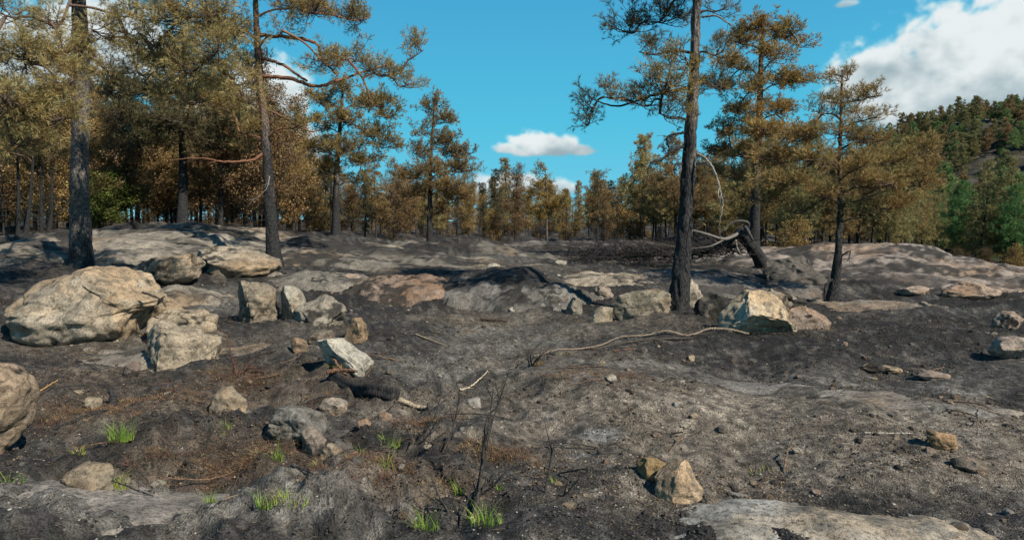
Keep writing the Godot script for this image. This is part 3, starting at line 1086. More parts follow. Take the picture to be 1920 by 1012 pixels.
func build_rocks() -> void:
	# large bare outcrops
	bedrock("rock_outcrop", "broad pale rock hump behind the tall left pine with a small boulder on top", Vector2(-9.413, -21.039), 4.6, 4.4, 0.1, 0.42, 3, Color(0.33, 0.29, 0.235), 0.34, 0.6, 130, 0.7)  # soot amount and darker tone also carry painted shade of the trees
	bedrock("rock_outcrop", "low grey-brown rock rise at the left edge behind the largest boulder", Vector2(-12.386, -17.739), 2.6, 2.4, 0.0, 0.30, 5, Color(0.28, 0.24, 0.19), 0.36, 0.6, 90)
	bedrock("rock_outcrop", "long pale rock ridge running right from the second tall pine", Vector2(-5.35, -22.745), 3.6, 2.6, 0.25, 0.28, 8, Color(0.33, 0.285, 0.225), 0.32, 0.6, 100)
	bedrock("rock_outcrop", "wide rounded rock dome behind the rightmost pine, pink grey and sooty", Vector2(13.2, -23.2), 6.8, 4.6, 0.10, 0.8, 12, Color(0.36, 0.305, 0.262), 0.34, 0.75, 150, 0.35)
	bedrock("rock_outcrop", "low bare rock shelf below the pink rock dome at the right edge", Vector2(13.9, -19.6), 2.6, 1.4, 0.05, 0.28, 14, Color(0.42, 0.345, 0.29), 0.20, 0.5, 80)
	bedrock("rock_ledge", "grey rock ledge darkened by soot and painted shade across the middle of the clearing", Vector2(-0.118, -15.476), 1.75, 1.2, 0.0, 0.42, 17, Color(0.207, 0.189, 0.167), 0.39, 0.35, 110)  # part soot, part crown shadow of the leaning pine put into the colour
	bedrock("rock_ledge", "reddish brown sooty rock ledge left of the dark middle ledge", Vector2(-2.292, -15.858), 1.3, 1.2, 0.1, 0.30, 19, Color(0.27, 0.205, 0.16), 0.30, 0.4, 90)
	bedrock("flat_rock", "pale flat slab left of the leaning pine, above the small square block", Vector2(2.193, -17.482), 1.15, 1.3, -0.2, 0.15, 22, Color(0.42, 0.35, 0.265), 0.18, 0.45, 90)
	bedrock("flat_rock", "grey rock hump right of the dark middle ledge", Vector2(1.025, -14.957), 0.75, 0.8, 0.0, 0.34, 23, Color(0.25, 0.23, 0.2), 0.20, 0.45, 70)
	bedrock("flat_rock", "low grey slab on the far flat behind the middle ledge", Vector2(-1.316, -21.663), 2.2, 2.0, 0.1, 0.14, 24, Color(0.270, 0.243, 0.198), 0.23, 0.5, 70)
	bedrock("flat_rock", "pale low slab at the back of the clearing below the lone tall pine", Vector2(-2.403, -24.352), 2.4, 1.6, 0.0, 0.16, 25, Color(0.324, 0.288, 0.225), 0.21, 0.5, 70)
	bedrock("flat_rock", "dark low slab behind the leaning pine and its rocks", Vector2(5.174, -17.913), 2.2, 1.5, 0.1, 0.22, 26, Color(0.2, 0.18, 0.16), 0.24, 0.5, 80)
	bedrock("flat_rock", "low sooty rock hump on the slope right of the second tall pine", Vector2(-4.01, -19.556), 2.0, 1.2, 0.2, 0.24, 27, Color(0.243, 0.221, 0.184), 0.37, 0.5, 80)
	bedrock("flat_rock", "sooty rock shelf below the foot of the second tall pine", Vector2(-4.426, -16.17), 1.3, 0.9, 0.2, 0.22, 28, Color(0.25, 0.225, 0.19), 0.30, 0.4, 70)
	bedrock("flat_rock", "grey rock shelf between the largest boulder and the round boulder", Vector2(-6.603, -13.767), 1.1, 1.0, 0.2, 0.22, 29, Color(0.30, 0.265, 0.215), 0.22, 0.45, 70)
	bedrock("flat_rock", "broken grey rock shelf under the square-cut block", Vector2(-4.666, -9.693), 1.3, 0.8, 0.2, 0.14, 30, Color(0.28, 0.245, 0.2), 0.24, 0.4, 70)
	bedrock("flat_rock", "low rock swell at the back of the clearing below the back treeline", Vector2(2.992, -39.455), 4.5, 3.0, 0.0, 0.35, 32, Color(0.198, 0.180, 0.158), 0.37, 0.6, 70)
	bedrock("flat_rock", "low pale rock left of the fallen tree's twigs", Vector2(0.803, -26.456), 2.4, 1.4, 0.0, 0.2, 38, Color(0.270, 0.243, 0.198), 0.29, 0.5, 60)
	bedrock("flat_rock", "rough ash-grey bedrock among the peat lumps at lower left", Vector2(-1.839, -5.982), 0.75, 0.6, 0.2, 0.16, 39, Color(0.24, 0.225, 0.2), 0.20, 0.45, 70)
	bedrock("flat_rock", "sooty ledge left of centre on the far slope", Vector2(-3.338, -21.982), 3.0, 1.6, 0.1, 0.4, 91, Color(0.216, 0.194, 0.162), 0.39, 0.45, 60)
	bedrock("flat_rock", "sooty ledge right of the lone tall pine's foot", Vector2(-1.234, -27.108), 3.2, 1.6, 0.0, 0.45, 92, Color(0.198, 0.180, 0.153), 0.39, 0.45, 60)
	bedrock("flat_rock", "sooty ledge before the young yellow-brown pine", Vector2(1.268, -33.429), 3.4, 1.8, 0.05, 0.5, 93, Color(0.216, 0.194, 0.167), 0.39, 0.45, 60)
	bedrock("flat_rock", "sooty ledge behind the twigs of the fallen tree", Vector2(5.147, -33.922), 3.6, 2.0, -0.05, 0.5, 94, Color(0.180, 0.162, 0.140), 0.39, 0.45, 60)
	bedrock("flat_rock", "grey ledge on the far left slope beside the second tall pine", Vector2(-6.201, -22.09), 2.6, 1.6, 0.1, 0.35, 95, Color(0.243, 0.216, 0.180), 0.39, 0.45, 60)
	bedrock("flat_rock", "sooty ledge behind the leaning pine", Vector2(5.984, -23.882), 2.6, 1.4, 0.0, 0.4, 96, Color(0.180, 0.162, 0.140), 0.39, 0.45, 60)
	# flat bedrock showing through the soil
	var flat := "flat bedrock patches"
	bedrock("bedrock_patch", "pale grey flat bedrock at the bottom right corner of the clearing", Vector2(1.775, -3.953), 1.05, 0.6, 0.22, 0.075, 31, Color(0.36, 0.35, 0.315), 0.02, 0.5, 110, 1.0, flat)
	bedrock("bedrock_patch", "grey-brown flat bedrock on the right with a dark cracked end", Vector2(3.523, -6.958), 1.35, 0.68, 0.28, 0.11, 33, Color(0.29, 0.255, 0.215), 0.05, 0.5, 100, 1.0, flat)
	bedrock("bedrock_patch", "narrow grey bedrock streak leading to the brown soil mound", Vector2(2.417, -8.093), 1.7, 0.42, 0.22, 0.09, 34, Color(0.25, 0.235, 0.21), 0.10, 0.5, 100, 1.0, flat)
	bedrock("bedrock_patch", "dusty grey bedrock sheet at the bottom left corner", Vector2(-2.308, -4.031), 0.95, 0.5, 0.1, 0.06, 35, Color(0.30, 0.27, 0.235), 0.07, 0.5, 110, 1.0, flat)
	bedrock("bedrock_patch", "smooth grey bedrock sheet right of the slim right pine", Vector2(8.175, -15.552), 1.4, 0.9, 0.4, 0.14, 36, Color(0.30, 0.27, 0.235), 0.08, 0.5, 90, 1.0, flat)
	bedrock("bedrock_patch", "small bedrock tongue beside the cracked right bedrock", Vector2(3.993, -6.499), 0.55, 0.25, 0.5, 0.08, 37, Color(0.27, 0.25, 0.22), 0.06, 0.5, 60, 1.0, flat)
	# boulders on the left
	rock("boulder", "largest pale weathered boulder at left, broad and rounded", Vector2(-6.575, -11.185), Vector3(2.622, 1.039, 1.918), 41, 64, 2.9, 0.5, Color(0.45, 0.385, 0.295), 0.14, [[v3(0.62, 0.76, 0.15), 0.62], [v3(-0.6, 0.6, 0.5), 0.78], [v3(0.05, 0.5, 1.0), 0.78], [v3(0.1, 1.0, 0.0), 0.84]], 7, 0.34)
	rock("boulder", "tan slab wedged between largest boulder and the square block", Vector2(-4.955, -10.63), Vector3(1.04, 0.433, 0.606), 42, 23, 4.0, 0.4, TAN, 0.08, [[v3(0.2, 0.9, 0.2), 0.7]], 8)
	rock("boulder", "square-cut tan block with a black shadowed end before the largest boulder", Vector2(-4.476, -9.229), Vector3(1.176, 0.586, 0.788), 43, 33, 4.2, 0.45, Color(0.43, 0.355, 0.26), 0.10, [[v3(-0.88, 0.05, 0.48), 0.42], [v3(0.3, 0.28, 1.0), 0.66], [v3(0.28, 1.0, 0.1), 0.72], [v3(1.0, 0.35, 0.4), 0.86]], 6, 0.36)
	rock("boulder", "round sooty grey-brown boulder with shaded left side behind the largest boulder", Vector2(-7.516, -15.321), Vector3(1.511, 0.633, 1.163), 44, 31, 2.6, 0.4, Color(0.36, 0.29, 0.21), 0.26, [], 9, 0.44)
	rock("boulder", "low tan rock with broken front right of the round boulder", Vector2(-6.653, -16.795), Vector3(2.013, 0.578, 1.719), 45, 31, 3.0, 0.55, Color(0.40, 0.34, 0.26), 0.2, [[v3(0.2, 0.7, 0.8), 0.68]], 9, 0.35)
	rock("boulder", "upright blocky rock with a brown split left side", Vector2(-4.298, -11.643), Vector3(0.848, 0.687, 0.739), 46, 31, 3.2, 0.7, Color(0.31, 0.26, 0.195), 0.16, [[v3(-0.85, 0.1, 0.55), 0.40], [v3(0.4, 0.3, 1.0), 0.70], [v3(0.4, 0.9, 0.3), 0.75]], 8, 0.36)
	rock("boulder", "grey rock with a black shaded hollow left side beside the upright blocky rock", Vector2(-3.71, -11.723), Vector3(0.516, 0.635, 0.455), 47, 26, 3.4, 0.5, Color(0.36, 0.33, 0.27), 0.10, [[v3(-0.85, -0.3, 0.55), 0.20], [v3(0.3, 0.9, 0.4), 0.8]], 8, 0.28)
	rock("boulder", "low tan rock covered by ash below the second tall pine", Vector2(-3.113, -11.415), Vector3(0.857, 0.481, 0.826), 48, 26, 2.6, 0.6, Color(0.36, 0.315, 0.25), 0.14, [], 10, 0.36)
	rock("boulder", "slim elongated tan rock at the end of the left rock group", Vector2(-2.176, -9.822), Vector3(0.328, 0.326, 0.259), 49, 18, 2.8, 0.5, Color(0.33, 0.27, 0.2), 0.06, [[v3(0.8, 0.5, 0.3), 0.6]], 9, 0.36)
	rock("boulder", "pale split wedge of rock with a black hollow left end", Vector2(-1.973, -8.209), Vector3(0.722, 0.363, 0.388), 50, 28, 3.2, 0.3, Color(0.56, 0.52, 0.43), 0.05, [[v3(-0.86, -0.35, 0.55), 0.22], [v3(0.75, 0.75, 0.25), 0.50], [v3(0.35, 0.5, 1.0), 0.66]], 6, 0.25)
	rock("boulder", "big rounded brown boulder cut off by the left picture edge", Vector2(-4.067, -5.276), Vector3(0.721, 0.622, 0.611), 51, 44, 2.5, 0.3, Color(0.36, 0.27, 0.19), 0.12, [[v3(1.0, -0.5, 0.45), 0.80]], 1, 0.40)
	rock("boulder", "grey ash-covered rock half buried below the burnt log", Vector2(-1.689, -5.415), Vector3(0.452, 0.211, 0.392), 52, 33, 2.8, 0.6, Color(0.22, 0.205, 0.18), 0.20, [], 10, 0.36)
	rock("boulder", "tan half-buried rock left of the ash-covered rock", Vector2(-2.581, -6.387), Vector3(0.349, 0.277, 0.273), 53, 20, 3.0, 0.5, Color(0.35, 0.295, 0.22), 0.08, [[v3(0.6, 0.7, 0.3), 0.65]], 9, 0.36)
	rock("boulder", "brownish half-buried rock behind the tall green grass tuft at left", Vector2(-2.758, -4.474), Vector3(0.339, 0.195, 0.231), 54, 23, 2.6, 0.5, Color(0.37, 0.31, 0.23), 0.10, [], 10, 0.36)
	rock("boulder", "small pinkish upright stone at the foot of the ash-covered rock", Vector2(-1.479, -5.166), Vector3(0.184, 0.206, 0.145), 55, 18, 3.0, 0.5, Color(0.33, 0.27, 0.22), 0.06, [], 9, 0.36)
	rock("boulder", "flat tan stone right of the pinkish upright stone", Vector2(-1.299, -5), Vector3(0.175, 0.118, 0.155), 56, 15, 2.6, 0.5, Color(0.43, 0.345, 0.25), 0.03, [], 9, 0.36)
	rock("boulder", "small boulder resting on top of the pale rock hump", Vector2(-12.003, -23.88), Vector3(0.779, 0.333, 0.691), 57, 13, 2.6, 0.4, Color(0.25, 0.225, 0.19), 0.12, [], 8, 0.5)
	# round the leaning pine
	rock("boulder", "bright tan wedge boulder with overhanging dark front right of the leaning pine", Vector2(3.953, -10.968), Vector3(1.365, 0.711, 0.978), 61, 41, 3.0, 0.5, Color(0.54, 0.465, 0.35), 0.02, [[v3(0.42, 0.80, 0.62), 0.40], [v3(0.02, -0.80, 0.75), 0.14], [v3(-0.98, 0.0, 0.15), 0.80], [v3(0.85, 0.55, 0.2), 0.55]], 2, 0.20)
	rock("boulder", "pinkish slab leaning against the back of the bright wedge boulder", Vector2(4.786, -11.278), Vector3(0.685, 0.371, 0.337), 62, 28, 3.4, 0.4, PINK, 0.10, [[v3(0.55, 0.8, 0.2), 0.55]], 8, 0.36)
	rock("boulder", "long grey-brown slab behind the bright wedge boulder", Vector2(5.689, -14.828), Vector3(1.091, 0.508, 0.745), 63, 26, 3.4, 0.5, Color(0.29, 0.25, 0.205), 0.18, [[v3(0.5, 0.8, 0.2), 0.6]], 9, 0.36)
	rock("boulder", "dark sooty rock between the leaning pine and the bright wedge boulder", Vector2(3.551, -12.433), Vector3(0.557, 0.468, 0.491), 64, 26, 3.8, 0.45, Color(0.2, 0.17, 0.14), 0.36, [], 9, 0.36)
	rock("boulder", "pale pointed rock right behind the leaning pine trunk", Vector2(3.562, -13.874), Vector3(0.611, 0.683, 0.48), 65, 26, 3.0, 0.4, Color(0.50, 0.42, 0.32), 0.06, [[v3(0.8, 0.65, 0.2), 0.55]], 8, 0.36)
	rock("boulder", "broad olive-grey rock with flat front left of the leaning pine", Vector2(2.313, -12.482), Vector3(1.004, 0.504, 0.588), 66, 33, 3.8, 0.40, Color(0.30, 0.26, 0.195), 0.2, [[v3(-0.1, 0.15, 1.0), 0.75], [v3(-0.2, 1.0, 0.1), 0.8]], 9, 0.36)
	rock("boulder", "small square tan block left of the broad olive-grey rock", Vector2(1.618, -12.406), Vector3(0.358, 0.325, 0.318), 67, 19, 5.0, 0.35, Color(0.45, 0.37, 0.27), 0.05, [[v3(0.3, 0.2, 1.0), 0.75]], 8, 0.36)
	rock("boulder", "small triangular grey rock at the foot of the middle ledge", Vector2(1.209, -13.792), Vector3(0.356, 0.314, 0.317), 68, 17, 3.0, 0.5, Color(0.3, 0.265, 0.21), 0.12, [[v3(-0.8, 0.6, 0.2), 0.5]], 8, 0.36)
	rock("boulder", "small tan rock on the pale slab left of the leaning pine", Vector2(1.982, -15.225), Vector3(0.439, 0.244, 0.39), 69, 15, 2.8, 0.5, Color(0.42, 0.34, 0.27), 0.06, [], 9, 0.4)
	rock("boulder", "dark blocky rock at the left end of the pink rock dome", Vector2(7.727, -19.262), Vector3(1.681, 0.704, 1.455), 70, 31, 4.0, 0.6, Color(0.17, 0.15, 0.13), 0.36, [], 11, 0.36)
	rock("boulder", "flat pale rock below the pink dome on the right", Vector2(10.709, -16.528), Vector3(1.229, 0.354, 1.185), 71, 23, 2.6, 0.5, PINK, 0.08, [], 9, 0.36)
	rock("boulder", "pale rock fragment right of the slim right pine", Vector2(9.953, -17.295), Vector3(0.682, 0.202, 0.8), 72, 15, 2.6, 0.5, PINK, 0.05, [], 9, 0.36)
	rock("boulder", "rounded pinkish rock near the right edge on black ground", Vector2(8.467, -11.922), Vector3(0.452, 0.306, 0.4), 73, 20, 2.8, 0.5, PINK, 0.08, [], 9, 0.38)
	rock("boulder", "pale pink block lying at the right picture edge", Vector2(6.475, -8.94), Vector3(0.556, 0.242, 0.381), 74, 23, 4.0, 0.45, Color(0.48, 0.38, 0.31), 0.04, [], 9, 0.42)
	rock("boulder", "thin tan slab edge showing above black soil on the right", Vector2(4.62, -8.71), Vector3(0.436, 0.108, 0.426), 75, 17, 2.6, 0.5, TAN, 0.10, [], 9, 0.36)
	rock("boulder", "flat pinkish stone right of the thin tan slab edge", Vector2(4.887, -8.117), Vector3(0.37, 0.08, 0.361), 76, 15, 2.6, 0.5, PINK, 0.10, [], 9, 0.36)
	rock("boulder", "orange-brown stone lying alone on the right soil", Vector2(3.242, -5.228), Vector3(0.214, 0.13, 0.169), 77, 20, 3.0, 0.5, Color(0.46, 0.30, 0.17), 0.03, [], 9, 0.42)
	rock("boulder", "flat brown stone half buried below the orange-brown stone", Vector2(3.191, -4.831), Vector3(0.22, 0.083, 0.194), 78, 15, 2.6, 0.5, Color(0.28, 0.23, 0.18), 0.10, [], 9, 0.34)
	rock("boulder", "pale tan rock leaning out of a soil mound at lower right", Vector2(1.031, -4.232), Vector3(0.302, 0.251, 0.163), 79, 28, 3.0, 0.45, Color(0.55, 0.46, 0.35), 0.05, [[v3(0.75, 0.7, 0.25), 0.56], [v3(-0.8, 0.2, 0.6), 0.75]], 8, 0.36)
	rock("boulder", "small ochre block beside the pale tan leaning rock", Vector2(0.886, -4.408), Vector3(0.181, 0.115, 0.142), 80, 20, 4.0, 0.45, OCHRE, 0.10, [], 9, 0.40)
	rock("boulder", "small flat brown stone above the pale split wedge", Vector2(-2.619, -9.603), Vector3(0.364, 0.205, 0.287), 81, 15, 2.6, 0.5, Color(0.3, 0.245, 0.19), 0.05, [], 9, 0.36)
	rock("boulder", "small upright pinkish stone left of the small flat brown stone", Vector2(-2.821, -9.239), Vector3(0.245, 0.184, 0.194), 82, 14, 3.0, 0.5, Color(0.34, 0.27, 0.21), 0.06, [], 9, 0.36)
	rock("boulder", "small dark-sided cube of stone left of the square-cut block", Vector2(-4.736, -8.642), Vector3(0.262, 0.18, 0.207), 83, 14, 4.5, 0.4, Color(0.3, 0.24, 0.2), 0.10, [[v3(-1, 0, 0.5), 0.6]], 8, 0.36)
	rock("boulder", "flat pale stone near the second pine's roots", Vector2(-3.781, -16.576), Vector3(0.503, 0.148, 0.496), 84, 14, 2.6, 0.5, PINK, 0.05, [], 9, 0.36)
	rock("boulder", "pale stone perched on the ash-covered low rock", Vector2(-1.751, -6.831), Vector3(0.269, 0.141, 0.212), 85, 15, 2.8, 0.5, Color(0.46, 0.40, 0.33), 0.05, [], 9, 0.36)
	# small loose stones the photograph shows one by one
	var small: Array = []
	for k in 8:
		small.append(stone(Vector3(0.5, 0.36, 0.42), 200 + k, 9, 3.0, [], 0.5, [PALE, TAN, GREY, Color(0.5, 0.45, 0.4), Color(0.4, 0.34, 0.3), PINK, DULL, PALE][k], 0.02, 5, 3.0))
	var named := [
		["small white stone in the right brown soil, biggest of three", Vector2(1.804, -5.924), 0.108], ["small pale stone left of the white stone in right soil", Vector2(1.609, -6.16), 0.079], ["small grey stone below its pale neighbour in right soil", Vector2(1.481, -5.982), 0.068], ["pale pebble highest up in the right brown soil", Vector2(1.503, -6.374), 0.073],
		["tan pebble at the tip of a bent twig on right soil", Vector2(2.207, -5.348), 0.081], ["tan pebble left of the bent twig on right soil", Vector2(1.767, -5.374), 0.057],
		["white flat stone beside black stump at lower left", Vector2(-4.106, -6.791), 0.175], ["white flat stone above the other at lower left", Vector2(-4.598, -7.377), 0.123], ["thin white stone sliver at lower left", Vector2(-3.88, -6.436), 0.127],
		["pale cream stone right of the ash-covered rock", Vector2(-1.248, -5.838), 0.124], ["cream stone with dark side near lower middle", Vector2(-0.991, -4.422), 0.101], ["pale stone at the upper rim of the bottom left bedrock", Vector2(-2.368, -4.62), 0.091],
		["small white stone in front of bottom left bedrock", Vector2(-1.741, -4.232), 0.042], ["small white pebble in the lower middle char", Vector2(-0.41, -5.725), 0.052], ["pale flat stone on dark soil right of the burnt log", Vector2(-0.365, -6.791), 0.175],
		["tan stone beside the burnt log end", Vector2(-0.79, -6.958), 0.127], ["cream stone below the burnt log", Vector2(-1.148, -6.281), 0.124], ["small boulder at the foot of middle ledge", Vector2(0.022, -14.107), 0.214], ["grey stone on the far flat behind the ledge", Vector2(-0.517, -19.46), 0.354],
		["reddish stone behind the pale slab", Vector2(2.758, -21.876), 0.232], ["grey half-buried stone beside the reddish one", Vector2(1.506, -21.558), 0.425], ["white pebble on the brown mound's crest", Vector2(1.106, -8.497), 0.077], ["grey pebble right of the brown mound's crest", Vector2(1.345, -8.054), 0.073],
		["grey stone below the long lying branch", Vector2(1.793, -9.459), 0.115], ["tan stone below the long lying branch", Vector2(2.418, -9.413), 0.157], ["dark stone on the crest of brown mound", Vector2(1.002, -7.061), 0.118], ["pale stone in the soil mound right of the wedge", Vector2(4.614, -9.693), 0.118],
		["stone left of the round pinkish right rock", Vector2(9.076, -15.177), 0.184], ["small tan stone on black ground below right bedrock", Vector2(8.682, -14.74), 0.201], ["white chip at the bottom right edge", Vector2(2.531, -3.915), 0.119], ["small pale pebble by the bottom left bedrock rim", Vector2(-1.815, -4.191), 0.038], ["pale pebble left of the hidden tuft", Vector2(-3.434, -4.851), 0.044],
	]
	rng.seed = 61
	for e in named:
		var o := solo("stone", small[rng.randi() % 8], mats.rock, on_soil(e[1], e[2] * 0.12))
		o.scale = Vector3(rr(0.9, 1.1), rr(0.7, 1.1), rr(0.8, 1.1)) * e[2]
		o.rotation = Vector3(rr(-0.2, 0.2), rr(0, TAU), rr(-0.2, 0.2))
		tag(o, e[0], "stone", "small loose stones")
	for k in 150:
		var d := 4.0 + 15.0 * pow(rng.randf(), 1.3)
		var x := d * rr(-0.73, 0.73)
		var s := rr(0.03, 0.085) * (0.7 + d * 0.05)
		var o := solo("stone", small[rng.randi() % 8], mats.rock, on_soil(Vector2(x, -d), s * 0.08))
		o.scale = Vector3(rr(0.8, 1.2), rr(0.6, 1.0), rr(0.8, 1.2)) * s
		o.rotation = Vector3(rr(-0.3, 0.3), rr(0, TAU), rr(-0.3, 0.3))
		tag(o, ("tiny" if s < 0.05 else ("small" if s < 0.075 else "fist-sized")) + " loose stone " + ["on the left peat", "below the left boulders", "on the middle char", "on the brown mound", "on the right brown soil", "on the right black soil"][clampi(int((x / d + 0.73) * 4.1), 0, 5)] + (", foreground" if d < 6.0 else (", midway" if d < 10.0 else ", far off")), "stone", "loose stones scattered on the burnt soil")

# ---------------------------------------------------------------- the trees one can tell apart
func build_pines() -> void:
	rng.seed = 11
	var bone := Color(0.23, 0.205, 0.175)
	var soot := Color(0.035, 0.033, 0.032)
	pine("pine_tree", "tall straight pine with grey bark at left, golden hanging foliage", "tall pines of the clearing",
		[Vector3(-9.818, 1.008, -16), Vector3(-9.804, 3.026, -16), Vector3(-9.69, 5.174, -16), Vector3(-9.693, 7.409, -16), Vector3(-9.542, 10.76, -16)], 0.205, 0.14,
		[[Vector3(-8.351, 4.804, -12.4), Vector3(0.8, 0.47, 0.6), 1.1], [Vector3(-8.325, 3.955, -11.8), Vector3(0.627, 0.448, 0.47), 1.1], [Vector3(-7.727, 4.349, -12.2), Vector3(0.509, 0.417, 0.382), 1.1], [Vector3(-8.022, 3.715, -12.2), Vector3(0.741, 0.324, 0.555), 1.1], [Vector3(-8.586, 3.333, -12.2), Vector3(0.555, 0.278, 0.417), 1.0], [Vector3(-7.429, 5.386, -13), Vector3(0.493, 0.296, 0.37), 1.0], [Vector3(-7.351, 4.715, -13), Vector3(0.237, 0.237, 0.35), 1.0],
		 [Vector3(-9.184, 4.85, -12.4), Vector3(0.564, 0.564, 0.423), 1.0], [Vector3(-8.566, 5.726, -13.5), Vector3(0.615, 0.307, 0.461), 0.7], [Vector3(-9.115, 5.768, -13), Vector3(0.69, 0.395, 0.518), 0.7], [Vector3(-9.029, 7.489, -15), Vector3(1.707, 0.569, 1.28), 0.8], [Vector3(-7.625, 6.029, -14), Vector3(0.425, 0.212, 0.35), 0.7], [Vector3(-10.04, 7.271, -15), Vector3(1.252, 0.683, 0.939), 0.8],
		 [Vector3(-5.829, 5.489, -12.4), Vector3(0.847, 0.433, 0.635), 1.0], [Vector3(-4.987, 4.741, -11.8), Vector3(0.555, 0.43, 0.416), 1.0], [Vector3(-4.695, 4.305, -12), Vector3(0.401, 0.346, 0.35), 1.0], [Vector3(-5.573, 4.574, -12.2), Vector3(0.537, 0.352, 0.403), 0.9], [Vector3(-6.31, 5.133, -12.6), Vector3(0.497, 0.402, 0.373), 0.8], [Vector3(-4.485, 3.994, -12), Vector3(0.2, 0.237, 0.35), 0.9], [Vector3(-5.096, 5.517, -12.2), Vector3(0.537, 0.426, 0.403), 1.0], [Vector3(-5.807, 6.471, -12.6), Vector3(1.052, 0.44, 0.789), 0.8], [Vector3(-7.139, 6.319, -13.5), Vector3(0.615, 0.307, 0.461), 0.8], [Vector3(-7.112, 5.428, -13.5), Vector3(0.512, 0.369, 0.384), 0.8], [Vector3(-8.167, 5.098, -13), Vector3(0.493, 0.355, 0.37), 0.9], [Vector3(-7.34, 4.946, -14), Vector3(0.467, 0.319, 0.351), 0.7], [Vector3(-5, 5.307, -12.4), Vector3(0.564, 0.376, 0.423), 0.9], [Vector3(-5.952, 4.185, -13), Vector3(0.493, 0.256, 0.37), 0.6]],
		OLIVE, GOLD, {"dens": 1.2, "seed": 2, "char": 0.1, "orange": 9.0, "plates": 0.02, "lift": -0.12, "size": 1.0, "rise": -0.35})
	pine("pine_tree", "slightly leaning pine with black foot left of the clearing, long limb reaching right", "tall pines of the clearing",
		[Vector3(-6.085, 0.785, -18), Vector3(-6.192, 2.516, -18), Vector3(-6.27, 4.27, -18), Vector3(-6.412, 6.14, -18), Vector3(-6.457, 8.122, -18), Vector3(-6.351, 10.99, -18)], 0.165, 0.05,
		[[Vector3(-4.922, 7.271, -17.6), Vector3(0.935, 0.467, 0.701)], [Vector3(-4.002, 7.226, -18), Vector3(0.71, 0.437, 0.533), 1.1], [Vector3(-5.569, 7.53, -18), Vector3(0.683, 0.478, 0.512), 0.8], [Vector3(-4.532, 5.966, -17.4), Vector3(0.686, 0.422, 0.515), 1.1], [Vector3(-3.933, 6.167, -18), Vector3(0.546, 0.3, 0.41), 0.8], [Vector3(-3.236, 5.808, -18), Vector3(0.751, 0.355, 0.563), 0.9], [Vector3(-2.45, 6.339, -18), Vector3(0.437, 0.437, 0.35), 0.8], [Vector3(-2.834, 5.541, -18), Vector3(0.615, 0.3, 0.461), 0.7],
		 [Vector3(-3.513, 5.074, -18), Vector3(0.615, 0.355, 0.461), 0.7], [Vector3(-7.097, 6.936, -18), Vector3(0.683, 0.615, 0.512), 0.9], [Vector3(-6.935, 6.151, -18.6), Vector3(0.635, 0.494, 0.476), 0.8], [Vector3(-7.323, 5.012, -18.4), Vector3(0.768, 0.489, 0.576), 0.8], [Vector3(-6.662, 4.337, -18), Vector3(0.519, 0.382, 0.389), 0.6], [Vector3(-5.452, 4.41, -17.6), Vector3(0.481, 0.187, 0.361), 0.8], [Vector3(-5.719, 6.633, -17.4), Vector3(0.396, 0.317, 0.35), 0.7], [Vector3(-5.355, 8.385, -18), Vector3(1.775, 0.819, 1.332)], [Vector3(-7.092, 8.516, -18), Vector3(1.366, 0.819, 1.024)], [Vector3(-6.865, 3.939, -18.6), Vector3(0.494, 0.31, 0.37), 0.5]],
		Color(0.29, 0.235, 0.10), Color(0.35, 0.255, 0.10), {"seed": 5, "char": 2.9, "orange": 3.6, "plates": 0.017, "limb": Color(0.22, 0.11, 0.065),
		"dead": [[[Vector3(-6.312, 5.714, -18), Vector3(-5.536, 5.591, -17.8), Vector3(-4.884, 5.385, -17.7), Vector3(-4.376, 5.564, -17.8), Vector3(-3.862, 5.745, -17.9), Vector3(-3.032, 6.034, -18)], 0.055, 0.02, Color(0.24, 0.115, 0.07)], [[Vector3(-6.348, 6.724, -18), Vector3(-5.52, 6.616, -17.8), Vector3(-4.924, 6.484, -17.8), Vector3(-4.743, 6.089, -17.9), Vector3(-4.399, 5.692, -17.9)], 0.05, 0.025, Color(0.2, 0.105, 0.065)], [[Vector3(-6.278, 6.14, -18), Vector3(-5.731, 5.933, -17.8), Vector3(-5.108, 5.516, -17.7)], 0.045, 0.03, Color(0.22, 0.11, 0.065)],
			[[Vector3(-6.238, 3.799, -18), Vector3(-6.574, 3.576, -17.8), Vector3(-7.165, 3.515, -17.6), Vector3(-7.76, 3.608, -17.6), Vector3(-8.517, 3.542, -17.6)], 0.045, 0.008, Color(0.2, 0.10, 0.06)], [[Vector3(-6.219, 4.873, -18), Vector3(-5.686, 4.613, -17.8), Vector3(-5.126, 4.293, -17.7), Vector3(-4.793, 4.319, -17.7)], 0.035, 0.01, Color(0.18, 0.10, 0.06)], [[Vector3(-6.146, 3.184, -17.9), Vector3(-6.212, 2.841, -17.8), Vector3(-6.566, 2.573, -17.8)], 0.015, 0.004, bone]]})
